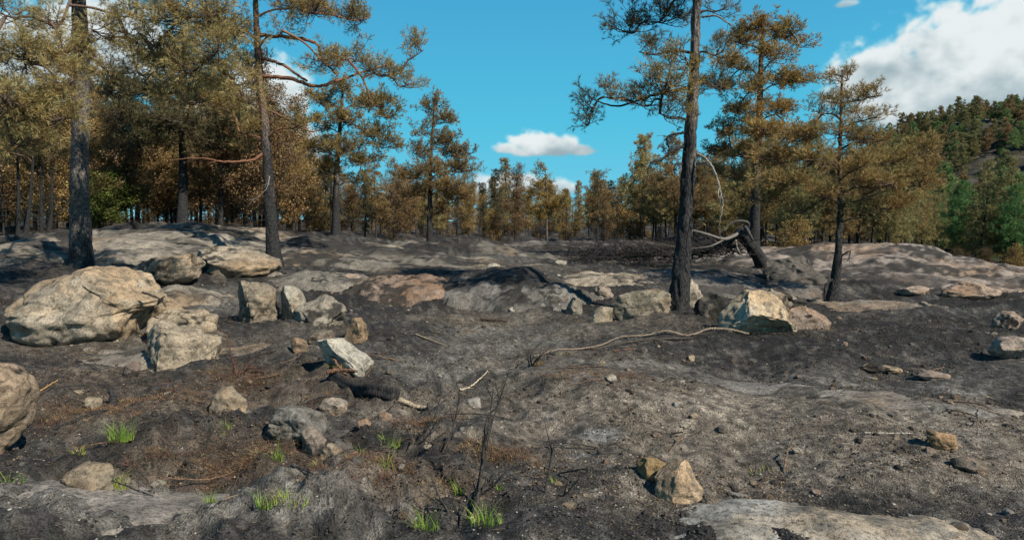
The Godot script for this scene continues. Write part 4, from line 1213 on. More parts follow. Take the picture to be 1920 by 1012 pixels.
	pine("pine_tree", "leaning black-charred pine right of centre with bare snapped limbs", "tall pines of the clearing",
		[Vector3(3.072, 0.176, -13), Vector3(3.157, 1.306, -13), Vector3(3.237, 2.778, -13), Vector3(3.315, 4.33, -13), Vector3(3.355, 5.768, -13), Vector3(3.38, 6.812, -13), Vector3(3.38, 8.222, -13)], 0.165, 0.055,
		[[Vector3(2.65, 4.3, -12.4), Vector3(0.583, 0.395, 0.437), 1.0, Color(0.34, 0.255, 0.085), GOLD], [Vector3(2.412, 4.062, -12.6), Vector3(0.497, 0.287, 0.373), 1.0], [Vector3(3.087, 4.783, -12.5), Vector3(0.455, 0.303, 0.35), 0.8, Color(0.34, 0.255, 0.085), GOLD], [Vector3(1.853, 4.252, -13), Vector3(0.414, 0.197, 0.35), 0.8, DARK, BROWN], [Vector3(1.484, 4.088, -13), Vector3(0.256, 0.237, 0.35), 0.55, DARK, DARK], [Vector3(1.397, 3.769, -13), Vector3(0.138, 0.217, 0.35), 0.6, DARK, DARK],
		 [Vector3(2.285, 5.606, -13.6), Vector3(0.598, 0.248, 0.449), 0.9, DARK, BROWN], [Vector3(2.8, 5.794, -13.4), Vector3(0.651, 0.285, 0.488), 1.0, DARK, BROWN], [Vector3(2.616, 5.102, -13.2), Vector3(0.481, 0.22, 0.361), 0.8, DARK, BROWN], [Vector3(3.695, 5.051, -13), Vector3(0.296, 0.276, 0.35), 0.45, BROWN, DARK], [Vector3(3.703, 4.474, -13), Vector3(0.256, 0.237, 0.35), 0.4, BROWN, DARK], [Vector3(3.147, 6.148, -13), Vector3(0.888, 0.296, 0.666), 0.9], [Vector3(3.684, 5.815, -13), Vector3(0.395, 0.217, 0.35), 0.5], [Vector3(3.379, 6.906, -13), Vector3(1.085, 0.493, 0.814)], [Vector3(3.274, 7.566, -13), Vector3(0.789, 0.395, 0.592)], [Vector3(2.866, 3.861, -12.8), Vector3(0.427, 0.233, 0.35), 0.9, DARK, BROWN]],
		Color(0.25, 0.195, 0.08), BROWN, {"seed": 7, "char": 3.1, "orange": 9.0, "plates": 0.024, "rise": 0.1, "bare": 8, "sides": 56, "limb": Color(0.06, 0.052, 0.047),
		"dead": [[[Vector3(3.211, 3.342, -13), Vector3(2.935, 3.233, -12.9), Vector3(2.702, 3.049, -12.8), Vector3(2.528, 3.001, -12.8), Vector3(2.434, 2.8, -12.8)], 0.034, 0.007, soot], [[Vector3(3.188, 3.575, -13), Vector3(2.931, 3.522, -12.9), Vector3(2.816, 3.426, -12.9), Vector3(2.885, 3.199, -12.85)], 0.026, 0.012, soot], [[Vector3(2.931, 3.522, -12.9), Vector3(2.746, 3.413, -12.8)], 0.014, 0.005, soot], [[Vector3(3.176, 2.992, -13), Vector3(2.996, 2.982, -12.9), Vector3(2.958, 2.866, -12.9)], 0.024, 0.006, soot],
			[[Vector3(3.382, 3.175, -12.9), Vector3(3.504, 3.039, -12.7), Vector3(3.631, 2.792, -12.6), Vector3(3.712, 2.508, -12.6), Vector3(3.773, 2.223, -12.6), Vector3(3.72, 1.938, -12.6), Vector3(3.754, 1.652, -12.7)], 0.026, 0.005, bone], [[Vector3(3.365, 2.982, -12.9), Vector3(3.48, 2.987, -12.75), Vector3(3.587, 2.882, -12.65)], 0.02, 0.012, bone], [[Vector3(3.702, 2.536, -12.6), Vector3(3.655, 2.398, -12.5), Vector3(3.733, 2.266, -12.5)], 0.014, 0.005, bone],
			[[Vector3(3.473, 5.653, -13), Vector3(3.677, 5.611, -12.8), Vector3(3.907, 5.413, -12.7)], 0.022, 0.008, bone], [[Vector3(3.217, 4.378, -13), Vector3(2.517, 4.214, -12.9), Vector3(1.986, 4.041, -12.9), Vector3(1.549, 4.118, -12.9), Vector3(1.209, 4.405, -12.9)], 0.03, 0.006, soot]]})
	pine("pine_tree", "orange-brown pine with dark trunk behind the leaning pine, round topped", "tall pines of the clearing",
		[Vector3(8.245, 1.3, -24), Vector3(8.301, 3.329, -24), Vector3(8.369, 5.663, -24), Vector3(8.403, 7.797, -24), Vector3(8.454, 8.945, -24)], 0.19, 0.05,
		[[Vector3(8.334, 8.681, -24), Vector3(0.838, 0.401, 0.628)], [Vector3(9.144, 8.469, -24), Vector3(0.765, 0.437, 0.574)], [Vector3(7.749, 8.239, -24), Vector3(0.692, 0.437, 0.519)], [Vector3(9.69, 8.063, -24), Vector3(0.473, 0.219, 0.355)], [Vector3(7.421, 7.347, -23.6), Vector3(0.788, 0.43, 0.591)], [Vector3(8.433, 7.458, -23), Vector3(0.768, 0.384, 0.576)], [Vector3(9.174, 6.91, -24), Vector3(0.947, 0.364, 0.71)], [Vector3(7.108, 6.732, -24), Vector3(0.728, 0.401, 0.546)], [Vector3(7.728, 6.438, -23), Vector3(0.698, 0.349, 0.524)], [Vector3(9.857, 6.946, -24), Vector3(0.437, 0.255, 0.35)],
		 [Vector3(7.711, 5.86, -23.6), Vector3(0.895, 0.394, 0.671)], [Vector3(9.193, 5.931, -24), Vector3(0.838, 0.364, 0.628)], [Vector3(8.131, 5.069, -23), Vector3(0.977, 0.384, 0.733)], [Vector3(7.312, 5.216, -24), Vector3(0.692, 0.364, 0.519)], [Vector3(9.57, 5.126, -24), Vector3(0.801, 0.401, 0.601)], [Vector3(7.957, 4.409, -24), Vector3(0.91, 0.364, 0.683), 0.8], [Vector3(7.198, 4.557, -24.5), Vector3(0.744, 0.335, 0.558), 0.7, DARK, BROWN], [Vector3(9.226, 4.23, -24), Vector3(0.91, 0.401, 0.683), 0.8], [Vector3(7.924, 3.773, -25), Vector3(0.873, 0.341, 0.654), 0.7, BROWN, MOSS], [Vector3(9.063, 3.547, -24.5), Vector3(0.929, 0.372, 0.697), 0.7, BROWN, MOSS]],
		Color(0.42, 0.265, 0.09), GOLD, {"seed": 9, "char": 3.0, "orange": 3.2, "plates": 0.012, "sides": 28, "ring": 0.07, "size": 1.15, "mid": true, "dens": 1.1})
	pine("pine_tree", "wide layered orange-brown pine with thin dark trunk on the right", "tall pines of the clearing",
		[Vector3(7.288, 0.032, -16), Vector3(7.413, 0.972, -16), Vector3(7.457, 2.184, -16), Vector3(7.424, 3.626, -16), Vector3(7.43, 5.41, -16)], 0.115, 0.02,
		[[Vector3(7.435, 5.197, -16), Vector3(0.267, 0.194, 0.35)], [Vector3(7.59, 4.723, -16), Vector3(0.534, 0.158, 0.401)], [Vector3(7.067, 4.485, -16), Vector3(0.437, 0.17, 0.35)], [Vector3(8.164, 4.841, -16), Vector3(0.316, 0.109, 0.35), 1.1], [Vector3(7.764, 4.269, -15.7), Vector3(0.476, 0.155, 0.357)], [Vector3(6.502, 3.889, -16), Vector3(0.583, 0.243, 0.437)], [Vector3(7.218, 3.927, -15.6), Vector3(0.568, 0.178, 0.426)], [Vector3(8.093, 3.841, -16), Vector3(0.583, 0.17, 0.437)], [Vector3(5.908, 3.482, -16), Vector3(0.558, 0.267, 0.419)], [Vector3(6.66, 3.334, -15.5), Vector3(0.588, 0.188, 0.441)], [Vector3(8.442, 3.386, -16), Vector3(0.631, 0.219, 0.473)], [Vector3(9.184, 3.602, -16), Vector3(0.413, 0.267, 0.35)], [Vector3(7.433, 3.15, -15.4), Vector3(0.514, 0.164, 0.386)],
		 [Vector3(6.164, 2.86, -15.7), Vector3(0.667, 0.191, 0.5)], [Vector3(8.01, 2.818, -15.6), Vector3(0.71, 0.189, 0.533)], [Vector3(9.037, 2.846, -16), Vector3(0.558, 0.243, 0.419)], [Vector3(6.852, 2.577, -15.5), Vector3(0.517, 0.153, 0.388), 0.8], [Vector3(5.683, 2.545, -16), Vector3(0.534, 0.194, 0.401)], [Vector3(8.469, 2.365, -16), Vector3(0.607, 0.182, 0.455), 0.8], [Vector3(6.536, 2.244, -16), Vector3(0.558, 0.17, 0.419), 0.7, BROWN, MOSS], [Vector3(9.414, 3.147, -16), Vector3(0.267, 0.194, 0.35)], [Vector3(7.87, 2.123, -16), Vector3(0.486, 0.146, 0.364), 0.6, BROWN, MOSS]],
		GOLD, RUST, {"seed": 13, "char": 1.8, "orange": 2.6, "plates": 0.012, "sides": 30, "rise": 0.2, "dens": 1.2, "wide": 1.1, "bare": 16, "limb": Color(0.09, 0.06, 0.045),
		"dead": [[[Vector3(7.37, 0.728, -16), Vector3(7.134, 0.553, -15.9), Vector3(7.093, 0.249, -15.9)], 0.03, 0.02, soot], [[Vector3(7.504, 1.215, -16), Vector3(7.611, 1.341, -15.8), Vector3(7.557, 1.101, -15.8)], 0.02, 0.006, soot], [[Vector3(7.477, 2.365, -16), Vector3(7.832, 2.506, -15.7), Vector3(8.6, 2.782, -15.6)], 0.028, 0.008, Color(0.09, 0.06, 0.045)]]})
	pine("pine_tree", "irregular tall brown pine standing alone left of the open sky", "single pines at the back of the clearing",
		[Vector3(-3.88, 0.95, -33), Vector3(-3.842, 3.195, -33), Vector3(-3.78, 5.425, -33), Vector3(-3.591, 8.13, -33)], 0.16, 0.03,
		[[Vector3(-3.518, 7.763, -33), Vector3(0.351, 0.401, 0.35), 0.9], [Vector3(-3.966, 7.517, -33), Vector3(0.3, 0.401, 0.35), 0.8], [Vector3(-3.349, 7.026, -33), Vector3(0.601, 0.401, 0.451)], [Vector3(-4.096, 6.534, -33), Vector3(0.551, 0.401, 0.413), 0.8], [Vector3(-3.229, 6.116, -33), Vector3(0.751, 0.401, 0.563)], [Vector3(-4.226, 5.549, -33), Vector3(0.651, 0.401, 0.488), 0.8], [Vector3(-2.735, 5.475, -33), Vector3(0.701, 0.351, 0.526)], [Vector3(-1.989, 5.549, -33), Vector3(0.401, 0.2, 0.35)], [Vector3(-3.677, 4.76, -32.5), Vector3(0.888, 0.444, 0.666)], [Vector3(-2.489, 4.733, -33), Vector3(0.751, 0.351, 0.563)], [Vector3(-4.732, 4.436, -33), Vector3(0.651, 0.3, 0.488), 0.8], [Vector3(-3.191, 3.906, -32.5), Vector3(0.937, 0.395, 0.703)], [Vector3(-4.363, 3.642, -33), Vector3(0.751, 0.351, 0.563), 0.7], [Vector3(-2.543, 3.568, -33), Vector3(0.851, 0.376, 0.638)], [Vector3(-3.495, 2.822, -33), Vector3(0.901, 0.351, 0.676), 0.7]],
		BROWN, Color(0.33, 0.225, 0.09), {"wide": 1.3, "dens": 0.9, "seed": 17, "char": 2.2, "orange": 3.0, "plates": 0.01, "sides": 18, "ring": 0.1, "mid": true, "size": 1.25, "bare": 14})
	pine("pine_tree", "broad olive-brown pine behind the long limb of the leaning left pine", "single pines at the back of the clearing",
		[Vector3(-7.253, 1.634, -29), Vector3(-7.227, 3.669, -29), Vector3(-7.069, 5.84, -29), Vector3(-6.844, 8.21, -29)], 0.17, 0.04,
		[[Vector3(-6.96, 7.673, -29), Vector3(0.66, 0.484, 0.495)], [Vector3(-7.619, 7.135, -29), Vector3(0.704, 0.44, 0.528)], [Vector3(-5.878, 7.135, -29), Vector3(0.968, 0.484, 0.726)], [Vector3(-5.121, 6.597, -29), Vector3(0.66, 0.484, 0.495)], [Vector3(-6.641, 6.3, -28.5), Vector3(0.951, 0.476, 0.714)], [Vector3(-7.85, 6.165, -29), Vector3(0.572, 0.44, 0.429)], [Vector3(-5.673, 5.84, -29), Vector3(0.968, 0.484, 0.726)], [Vector3(-6.868, 5.237, -28.5), Vector3(1.038, 0.432, 0.778)], [Vector3(-8.082, 5.191, -29), Vector3(0.572, 0.396, 0.429)], [Vector3(-5.132, 5.364, -29), Vector3(0.66, 0.352, 0.495)], [Vector3(-6.121, 4.757, -29), Vector3(0.968, 0.396, 0.726)], [Vector3(-7.546, 4.431, -29), Vector3(0.836, 0.396, 0.627), 0.8], [Vector3(-6.457, 3.995, -29), Vector3(0.88, 0.308, 0.66), 0.6]],
		Color(0.29, 0.225, 0.095), Color(0.32, 0.24, 0.095), {"seed": 19, "char": 2.4, "orange": 3.2, "plates": 0.01, "sides": 18, "ring": 0.1, "mid": true, "size": 1.2, "bare": 12})
	pine("pine_tree", "thick dark-crowned pine standing behind the pale rock hump", "pines behind the pale rock hump",
		[Vector3(-12.675, 2.149, -27), Vector3(-12.567, 4.141, -27), Vector3(-12.58, 6.158, -27), Vector3(-12.404, 9.355, -27)], 0.2, 0.08,
		[[Vector3(-12.314, 5.8, -26), Vector3(1.578, 0.71, 1.184)], [Vector3(-14.066, 6.09, -26), Vector3(1.184, 0.71, 0.888)], [Vector3(-10.553, 5.896, -26), Vector3(1.105, 0.631, 0.829)], [Vector3(-13.112, 5.179, -26), Vector3(1.184, 0.513, 0.888)], [Vector3(-11.158, 5.024, -26), Vector3(1.184, 0.473, 0.888)], [Vector3(-14.527, 7.056, -26), Vector3(0.986, 0.71, 0.74)], [Vector3(-13.367, 7.161, -27), Vector3(1.434, 0.737, 1.075)], [Vector3(-11.747, 7.161, -27), Vector3(1.434, 0.737, 1.075)], [Vector3(-12.731, 8.36, -27), Vector3(2.049, 0.819, 1.536), 0.8], [Vector3(-14.166, 5.088, -26.5), Vector3(0.804, 0.362, 0.603), 0.7], [Vector3(-10.577, 4.849, -27), Vector3(0.697, 0.369, 0.522), 0.7]],
		DARK, Color(0.17, 0.145, 0.075), {"seed": 23, "char": 2.8, "orange": 3.4, "plates": 0.012, "sides": 20, "ring": 0.08, "mid": true, "size": 1.25})
	pine("pine_tree", "slim pine with thin dark trunk right of the dark-crowned pine", "pines behind the pale rock hump",
		[Vector3(-11.602, 1.912, -28), Vector3(-11.537, 4.021, -28), Vector3(-11.451, 6.115, -28)], 0.1, 0.03,
		[[Vector3(-11.503, 4.651, -28), Vector3(1.275, 0.467, 0.956), 0.7], [Vector3(-10.987, 4.021, -28), Vector3(1.062, 0.425, 0.797), 0.7], [Vector3(-12.15, 4.021, -28), Vector3(0.935, 0.425, 0.701), 0.7], [Vector3(-11.382, 5.384, -28), Vector3(1.062, 0.51, 0.797)]],
		Color(0.22, 0.125, 0.065), BROWN, {"seed": 29, "char": 2.0, "orange": 3.0, "plates": 0.008, "sides": 14, "ring": 0.1, "mid": true, "size": 1.25})
	pine("pine_tree", "young yellow-brown pine with thin trunk in the middle of the clearing", "single pines at the back of the clearing",
		[Vector3(1.875, 0.548, -38), Vector3(1.869, 2.849, -38), Vector3(1.777, 5.363, -38)], 0.075, 0.02,
		[[Vector3(1.548, 5.079, -38), Vector3(0.231, 0.404, 0.35), 1.2], [Vector3(1.722, 4.28, -38), Vector3(0.634, 0.404, 0.476)], [Vector3(2.297, 3.851, -38), Vector3(0.75, 0.375, 0.562)], [Vector3(1.149, 3.765, -38), Vector3(0.634, 0.346, 0.476)], [Vector3(2.012, 3.193, -38), Vector3(0.923, 0.375, 0.692)], [Vector3(1.15, 2.906, -38), Vector3(0.577, 0.346, 0.432)], [Vector3(2.73, 3.278, -38), Vector3(0.461, 0.346, 0.35)], [Vector3(1.87, 2.562, -38), Vector3(0.75, 0.288, 0.562), 0.8]],
		GOLD, Color(0.38, 0.27, 0.09), {"seed": 31, "char": 1.8, "orange": 9.0, "plates": 0.006, "sides": 12, "ring": 0.1, "mid": true, "size": 1.25, "bare": 10})
	pine("pine_tree", "slender brown pine right of the young yellow-brown pine", "single pines at the back of the clearing",
		[Vector3(4.857, 0.548, -40), Vector3(4.873, 2.909, -40), Vector3(4.888, 5.376, -40)], 0.075, 0.02,
		[[Vector3(4.89, 4.956, -40), Vector3(0.455, 0.364, 0.35)], [Vector3(4.773, 4.415, -40), Vector3(0.668, 0.364, 0.501)], [Vector3(5.14, 3.753, -40), Vector3(0.668, 0.364, 0.501)], [Vector3(4.476, 3.573, -40), Vector3(0.607, 0.364, 0.455)], [Vector3(4.903, 2.909, -40), Vector3(0.728, 0.334, 0.546)]],
		RUST, BROWN, {"seed": 37, "char": 2.2, "orange": 9.0, "plates": 0.006, "sides": 12, "ring": 0.1, "mid": true, "size": 1.25, "bare": 10})
	# thin burnt stems at the left edge of the wood
	for e in [[Vector3(-16.881, 1.591, -24), Vector3(-16.805, 4.768, -24), "thin black burnt stem at the far left wood edge"], [Vector3(-16.263, 1.558, -23.5), Vector3(-15.886, 4.792, -23.5), "thin black burnt stem leaning right, second from the left edge"], [Vector3(-16.416, 1.589, -24.5), Vector3(-16.387, 4.649, -24.5), "thin black burnt stem nearest the tall left pine"], [Vector3(-16.775, 1.623, -25.5), Vector3(-16.626, 4.388, -25.5), "thinnest black burnt stem beside the tall left pine"]]:
		pine("burnt_tree", e[2], "thin burnt stems at the left wood edge", [e[0], e[0].lerp(e[1], 0.5) + Vector3(0.05, 0, 0), e[1]], 0.07, 0.03, [[e[1] + Vector3(0.2, 0.2, 0), Vector3(0.7, 0.35, 0.6), 0.7], [e[1] + Vector3(-0.3, -0.4, 0.1), Vector3(0.6, 0.3, 0.6), 0.6]], BROWN, DARK, {"seed": 41, "char": 14.0, "plates": 0.006, "sides": 10, "ring": 0.1, "mid": true, "size": 1.2, "bare": 14})

# ---------------------------------------------------------------- the wood behind
# where a tree of the wood stands, told by the trees in front of it
func place_of(x: float, d: float, tall: float) -> String:
	var s := x / d
	var spots := [[-0.63, "left of the tall straight pine"], [-0.48, "left of the dark-crowned pine"], [-0.34, "right of the dark-crowned pine"], [-0.25, "beside the broad olive-brown pine"], [-0.12, "beside the lone tall pine"], [0.04, "left of the young yellow-brown pine"], [0.12, "right of the young yellow-brown pine"], [0.235, "left of the leaning pine"], [0.345, "right of the leaning pine"], [0.46, "between the two orange-brown pines"], [0.57, "right of the wide layered pine"], [9.0, "at the right edge"]]
	for e in spots:
		if s < e[0]:
			return e[1] + (", front row" if d < 40.0 else (", middle row" if d < 62.0 else ", back row"))
	return ""

func build_wood() -> void:
	var kinds := {
		"gold": tree_kind("pine", 7.0, 1, GOLD, OLIVE), "rust": tree_kind("pine", 7.0, 2, Color(0.30, 0.19, 0.08), BROWN), "brown": tree_kind("pine", 7.0, 3, BROWN, Color(0.31, 0.215, 0.09)), "moss": tree_kind("pine", 7.0, 4, MOSS, OLIVE), "dark": tree_kind("pine", 7.0, 5, DARK, BROWN),
		"slim": tree_kind("slim", 7.0, 6, Color(0.34, 0.25, 0.09), BROWN), "slimgold": tree_kind("slim", 7.0, 7, GOLD, Color(0.31, 0.21, 0.085)), "leafy": tree_kind("leafy", 6.0, 8, Color(0.33, 0.22, 0.10), Color(0.22, 0.145, 0.075)), "leafdark": tree_kind("leafy", 6.0, 9, Color(0.24, 0.15, 0.08), Color(0.16, 0.11, 0.065)),
		"bush": tree_kind("bush", 2.2, 10, Color(0.33, 0.23, 0.085), Color(0.24, 0.165, 0.075)), "greenbush": tree_kind("bush", 2.2, 11, Color(0.07, 0.11, 0.03), Color(0.10, 0.12, 0.03)), "bare": tree_kind("slim", 7.0, 12, Color(0.1, 0.075, 0.05), DARK),
		"fargreen": tree_kind("far", 8.0, 13, Color(0.17, 0.27, 0.10), Color(0.22, 0.29, 0.12)), "farmoss": tree_kind("far", 8.0, 14, Color(0.30, 0.28, 0.13), Color(0.21, 0.175, 0.08)), "farbrown": tree_kind("far", 8.0, 15, Color(0.30, 0.21, 0.11), Color(0.33, 0.23, 0.11)), "farspruce": tree_kind("spruce", 8.0, 16, Color(0.05, 0.075, 0.03), GREEN),
		"green": tree_kind("pine", 7.0, 17, Color(0.10, 0.215, 0.075), Color(0.15, 0.25, 0.09)), "rust2": tree_kind("pine", 7.0, 18, RUST, GOLD), "underbrush": tree_kind("bush", 3.0, 20, Color(0.15, 0.10, 0.055), Color(0.10, 0.075, 0.045)), "snag": tree_kind("snag", 5.0, 21, DARK, DARK), "snag2": tree_kind("snag", 5.0, 22, DARK, DARK), "snag3": tree_kind("snag", 5.0, 23, DARK, DARK), "green2": tree_kind("slim", 7.0, 24, Color(0.085, 0.165, 0.065), Color(0.13, 0.20, 0.08)), "leafy2": tree_kind("leafy", 6.0, 19, Color(0.32, 0.22, 0.10), Color(0.28, 0.20, 0.09)),
	}
	rng.seed = 77
	# slope across the view (x over depth) from, to; depth from, to; how many; height from, to; kinds; name, label, group
	var zones := [
		[-0.80, -0.32, 27.5, 36.0, 26, 4.2, 6.2, ["leafdark", "leafy", "leafdark", "brown", "leafy2"], "birch_tree", "low brown-leaved birch in the thicket behind the pale rock hump", "scorched thicket at the left"],
		[-0.80, -0.30, 34.0, 48.0, 26, 6.0, 9.0, ["brown", "dark", "leafy", "rust", "moss", "leafdark"], "pine_tree", "scorched pine in the dense left wood", "scorched pines of the left wood"],
		[-0.34, -0.14, 34.0, 60.0, 16, 3.0, 5.4, ["brown", "rust", "moss", "bare", "leafy"], "pine_tree", "small brown pine between the lone tall pine and the left wood", "small pines left of the lone tall pine"],
		[-0.16, 0.20, 50.0, 76.0, 30, 2.8, 5.4, ["slim", "slimgold", "gold", "moss", "brown", "slim", "bare", "rust"], "pine_tree", "slim scorched pine in the treeline across the clearing", "scorched pines across the clearing"],
		[-0.16, 0.24, 76.0, 105.0, 26, 4.6, 7.2, ["slim", "brown", "moss", "slimgold", "rust"], "pine_tree", "far scorched pine of the back treeline", "scorched pines of the back treeline"],
		[0.18, 0.36, 33.0, 48.0, 16, 4.0, 6.6, ["rust", "moss", "brown", "dark", "bare", "gold"], "pine_tree", "scorched pine behind the fallen tree", "scorched pines behind the fallen tree"],
		[0.34, 0.565, 32.0, 50.0, 22, 4.0, 6.6, ["moss", "dark", "brown", "moss", "rust", "dark"], "pine_tree", "olive-brown pine behind the pink rock dome", "pines behind the pink rock dome"],
		[0.22, 0.58, 50.0, 80.0, 22, 6.5, 9.0, ["moss", "brown", "rust", "dark"], "pine_tree", "tall brown pine deep in the right wood", "pines deep in the right wood"],
		[-0.80, -0.30, 48.0, 75.0, 16, 8.0, 11.0, ["brown", "dark", "moss"], "pine_tree", "tall brown pine deep in the left wood", "pines deep in the left wood"],
	]
	for z in zones:
		for k in z[4]:
			var d := rr(z[2], z[3])
			var x := d * lerpf(z[0], z[1], (k + rng.randf()) / z[4])
			var tall := rr(z[5], z[6])
			var kd: String = z[7][rng.randi() % z[7].size()]
			var nominal := 6.0 if kd.begins_with("leaf") else 7.0
			var look: String = {"gold": "golden-brown pine", "rust": "rust-brown pine", "rust2": "rusty pine", "brown": "brown pine", "moss": "olive pine", "dark": "dark pine", "slim": "slim olive-brown pine", "slimgold": "slim golden pine", "leafy": "orange-leaved birch", "leafy2": "brown-leaved birch", "leafdark": "dark-leaved birch", "bare": "thin-needled dark pine"}[kd]
			plant_tree("birch_tree" if kd.begins_with("leaf") else "scorched_pine", kinds[kd], on_soil(Vector2(x, -d), -0.05), rr(0, TAU), tall / nominal, ("tall " if tall > lerpf(z[5], z[6], 0.66) else ("short " if tall < lerpf(z[5], z[6], 0.33) else "")) + look + " " + place_of(x, d, tall), z[10])
	for k in 96:
		var d := rr(40.0, 110.0)
		var x := d * lerpf(-0.80, 0.56, (k + rng.randf()) / 96.0)
		plant_tree("scorched_bush", kinds[["bush", "leafdark", "leafy2", "underbrush"][rng.randi() % 4]], on_soil(Vector2(x, -d), -0.1), rr(0, TAU), rr(0.35, 0.6) if k % 4 else rr(0.7, 1.1), "low scorched bush " + place_of(x, d, 1.0), "low scorched bushes under the pines", "bush")
	for k in 60:
		var d := rr(27.0, 70.0)
		var x := d * (rr(-0.80, -0.36) if k % 3 == 0 else rr(-0.12, 0.34))
		if d < 36.0 and x > -8.0:
			d += 14.0
		plant_tree("dead_tree", kinds[["snag", "snag2", "snag3"][k % 3]], on_soil(Vector2(x, -d), -0.05), rr(0, TAU), rr(0.5, 1.0) if x < -8.0 else rr(0.3, 0.62), "thin bare burnt stem " + place_of(x, d, 1.0), "thin bare burnt stems")
	# trees with a place of their own
	for e in [[Vector3(18.043, 1.391, -34), "moss", 4.6, "small olive pine standing behind the rightmost wide pine"], [Vector3(11.524, 0.291, -62), "rust2", 8.6, "taller rusty pine rising left of the leaning pine above the back treeline"], [Vector3(-0.909, 1.7, -80), "slim", 8.2, "taller slim pine left of the young yellow-brown pine at the back"], [Vector3(12.286, 1.2, -30), "moss", 4.4, "dense olive pine between the two orange-brown pines"], [Vector3(-7.734, 1.246, -40), "brown", 4.2, "dense small brown pine left of the lone tall pine"]]:
		plant_tree("pine_tree", kinds[e[1]], on_soil(Vector2(e[0].x, e[0].z), -0.05), rr(0, TAU), e[2] / 7.0, e[3], "single pines at the back of the clearing")
	# bushes
	for e in [[Vector3(-15.231, 2.108, -27), "greenbush", 1.0, "dark green juniper bush beside the tall left pine trunk", "bush"], [Vector3(-16.141, 2.012, -27.5), "greenbush", 0.7, "smaller green juniper bush hidden by the tall left pine", "bush"], [Vector3(-1.092, 1.155, -48), "bush", 0.9, "low yellow bush in the middle of the back treeline", "bush"], [Vector3(11.434, 1.371, -29), "bush", 0.85, "yellow-brown bush behind the fallen tree", "bush"], [Vector3(28.709, -0.348, -45), "underbrush", 0.5, "yellow-brown bush beyond the rock dome, left of its twin", "bush"], [Vector3(32.679, -0.743, -46), "bush", 0.8, "yellow-brown bush beyond the rock dome at the right edge", "bush"], [Vector3(-9.821, 1.7, -36), "bush", 0.9, "brown bush at the edge of the wood behind the second pine", "bush"], [Vector3(33.798, -0.576, -50), "underbrush", 0.5, "brown bush between the two beyond the rock dome", "bush"]]:
		plant_tree("bush", kinds[e[1]], on_soil(Vector2(e[0].x, e[0].z), -0.05), rr(0, TAU), e[2], e[3], "bushes", "bush")
	# green trees at the foot of the hill
	for k in 70:
		var d := rr(55.0, 125.0)
		var x := d * rr(0.575, 0.80)
		var y := soil(x, -d) if d < 100.0 else maxf(soil(x, -d), hill_y(x, -d))
		plant_tree("living_pine", kinds[["green", "green", "moss", "green", "brown"][k % 5] if d > 85.0 else ["green", "green2", "moss", "green2"][k % 4]], Vector3(x, y - 0.1, -d), rr(0, TAU), rr(0.75, 1.3), ("living green pine" if (k % 5 in [0, 1, 3] and d > 85.0) or (d <= 85.0 and k % 4 != 2) else "olive-brown pine") + (" nearest the rock dome" if d < 75.0 else (" halfway to the hill" if d < 100.0 else " at the hill foot")) + (", right of the wide layered pine" if x / d < 0.65 else ", near the right edge"), "pines at the foot of the hill")
	# the wooded hill; its bare rock face stays open
	var n := 0
	var tries := 0
	while n < 290 and tries < 4000:
		tries += 1
		var z := -rr(100.0, 285.0)
		var x := -z * rr(0.50, 0.84)
		if x < 24.0:
			continue
		var s := x / -z
		var face := s > 0.585 and z < -138.0 and z > -212.0
		if face and rng.randf() < 0.8:
			continue
		if rng.randf() > (0.95 if z < -215.0 else 0.7):
			continue
		var kd: String = ["farmoss", "farbrown", "farmoss", "farbrown", "fargreen"][rng.randi() % 5] if z < -150.0 else ["fargreen", "fargreen", "farmoss", "farbrown"][rng.randi() % 4]
		if n % 23 == 0:
			kd = "farspruce"
		var label: String = {"farmoss": "olive pine", "farbrown": "brown pine", "fargreen": "green pine", "farspruce": "dark pointed spruce"}[kd]
		label += " on the hill's crest" if z < -235.0 else (" just below the hill's crest" if z < -212.0 else (" on the hill's rock face" if face else (" on the hill's upper slope" if z < -165.0 else " on the hill's lower slope")))
		label += ", behind the wide pine" if s < 0.56 else (", right beside the wide pine" if s < 0.61 else (", cut by right edge" if s > 0.715 else (", near right edge" if s > 0.66 else "")))
		label = ("tall " if n % 3 == 0 else ("short " if n % 3 == 1 else "")) + label
		plant_tree("spruce_tree" if kd == "farspruce" else "hillside_pine", kinds[kd], Vector3(x, hill_y(x, z) - 0.4, z), rr(0, TAU), [rr(1.18, 1.4), rr(0.8, 0.95), rr(1.0, 1.12)][n % 3], label, "trees on the wooded hill")
		n += 1

	# the rest of the wood on the hill, too far and too dense to tell apart
	for q in 3:
		var list: Array = []
		while list.size() < 70:
			var z := -rr(105.0, 300.0)
			var x := -z * rr(0.42, 0.86)
			if x / -z > 0.585 and z < -138.0 and z > -212.0 and rng.randf() < 0.85:
				continue
			if x < 30.0:
				continue
			var s := rr(0.75, 1.25)
			list.append([Transform3D(Basis(Vector3.UP, rr(0, TAU)).scaled(Vector3(s, s, s)), Vector3(x, hill_y(x, z) - 0.4, z)), Color(1, 1, 1) * rr(0.8, 1.15)])
		crown_multi(list, kinds[["farmoss", "farbrown", "fargreen"][q]][1], self, mats.needle, numbered("hillside_forest"))
		tag(get_child(get_child_count() - 1), "dense far wood covering the hillside", "forest", "", "stuff")

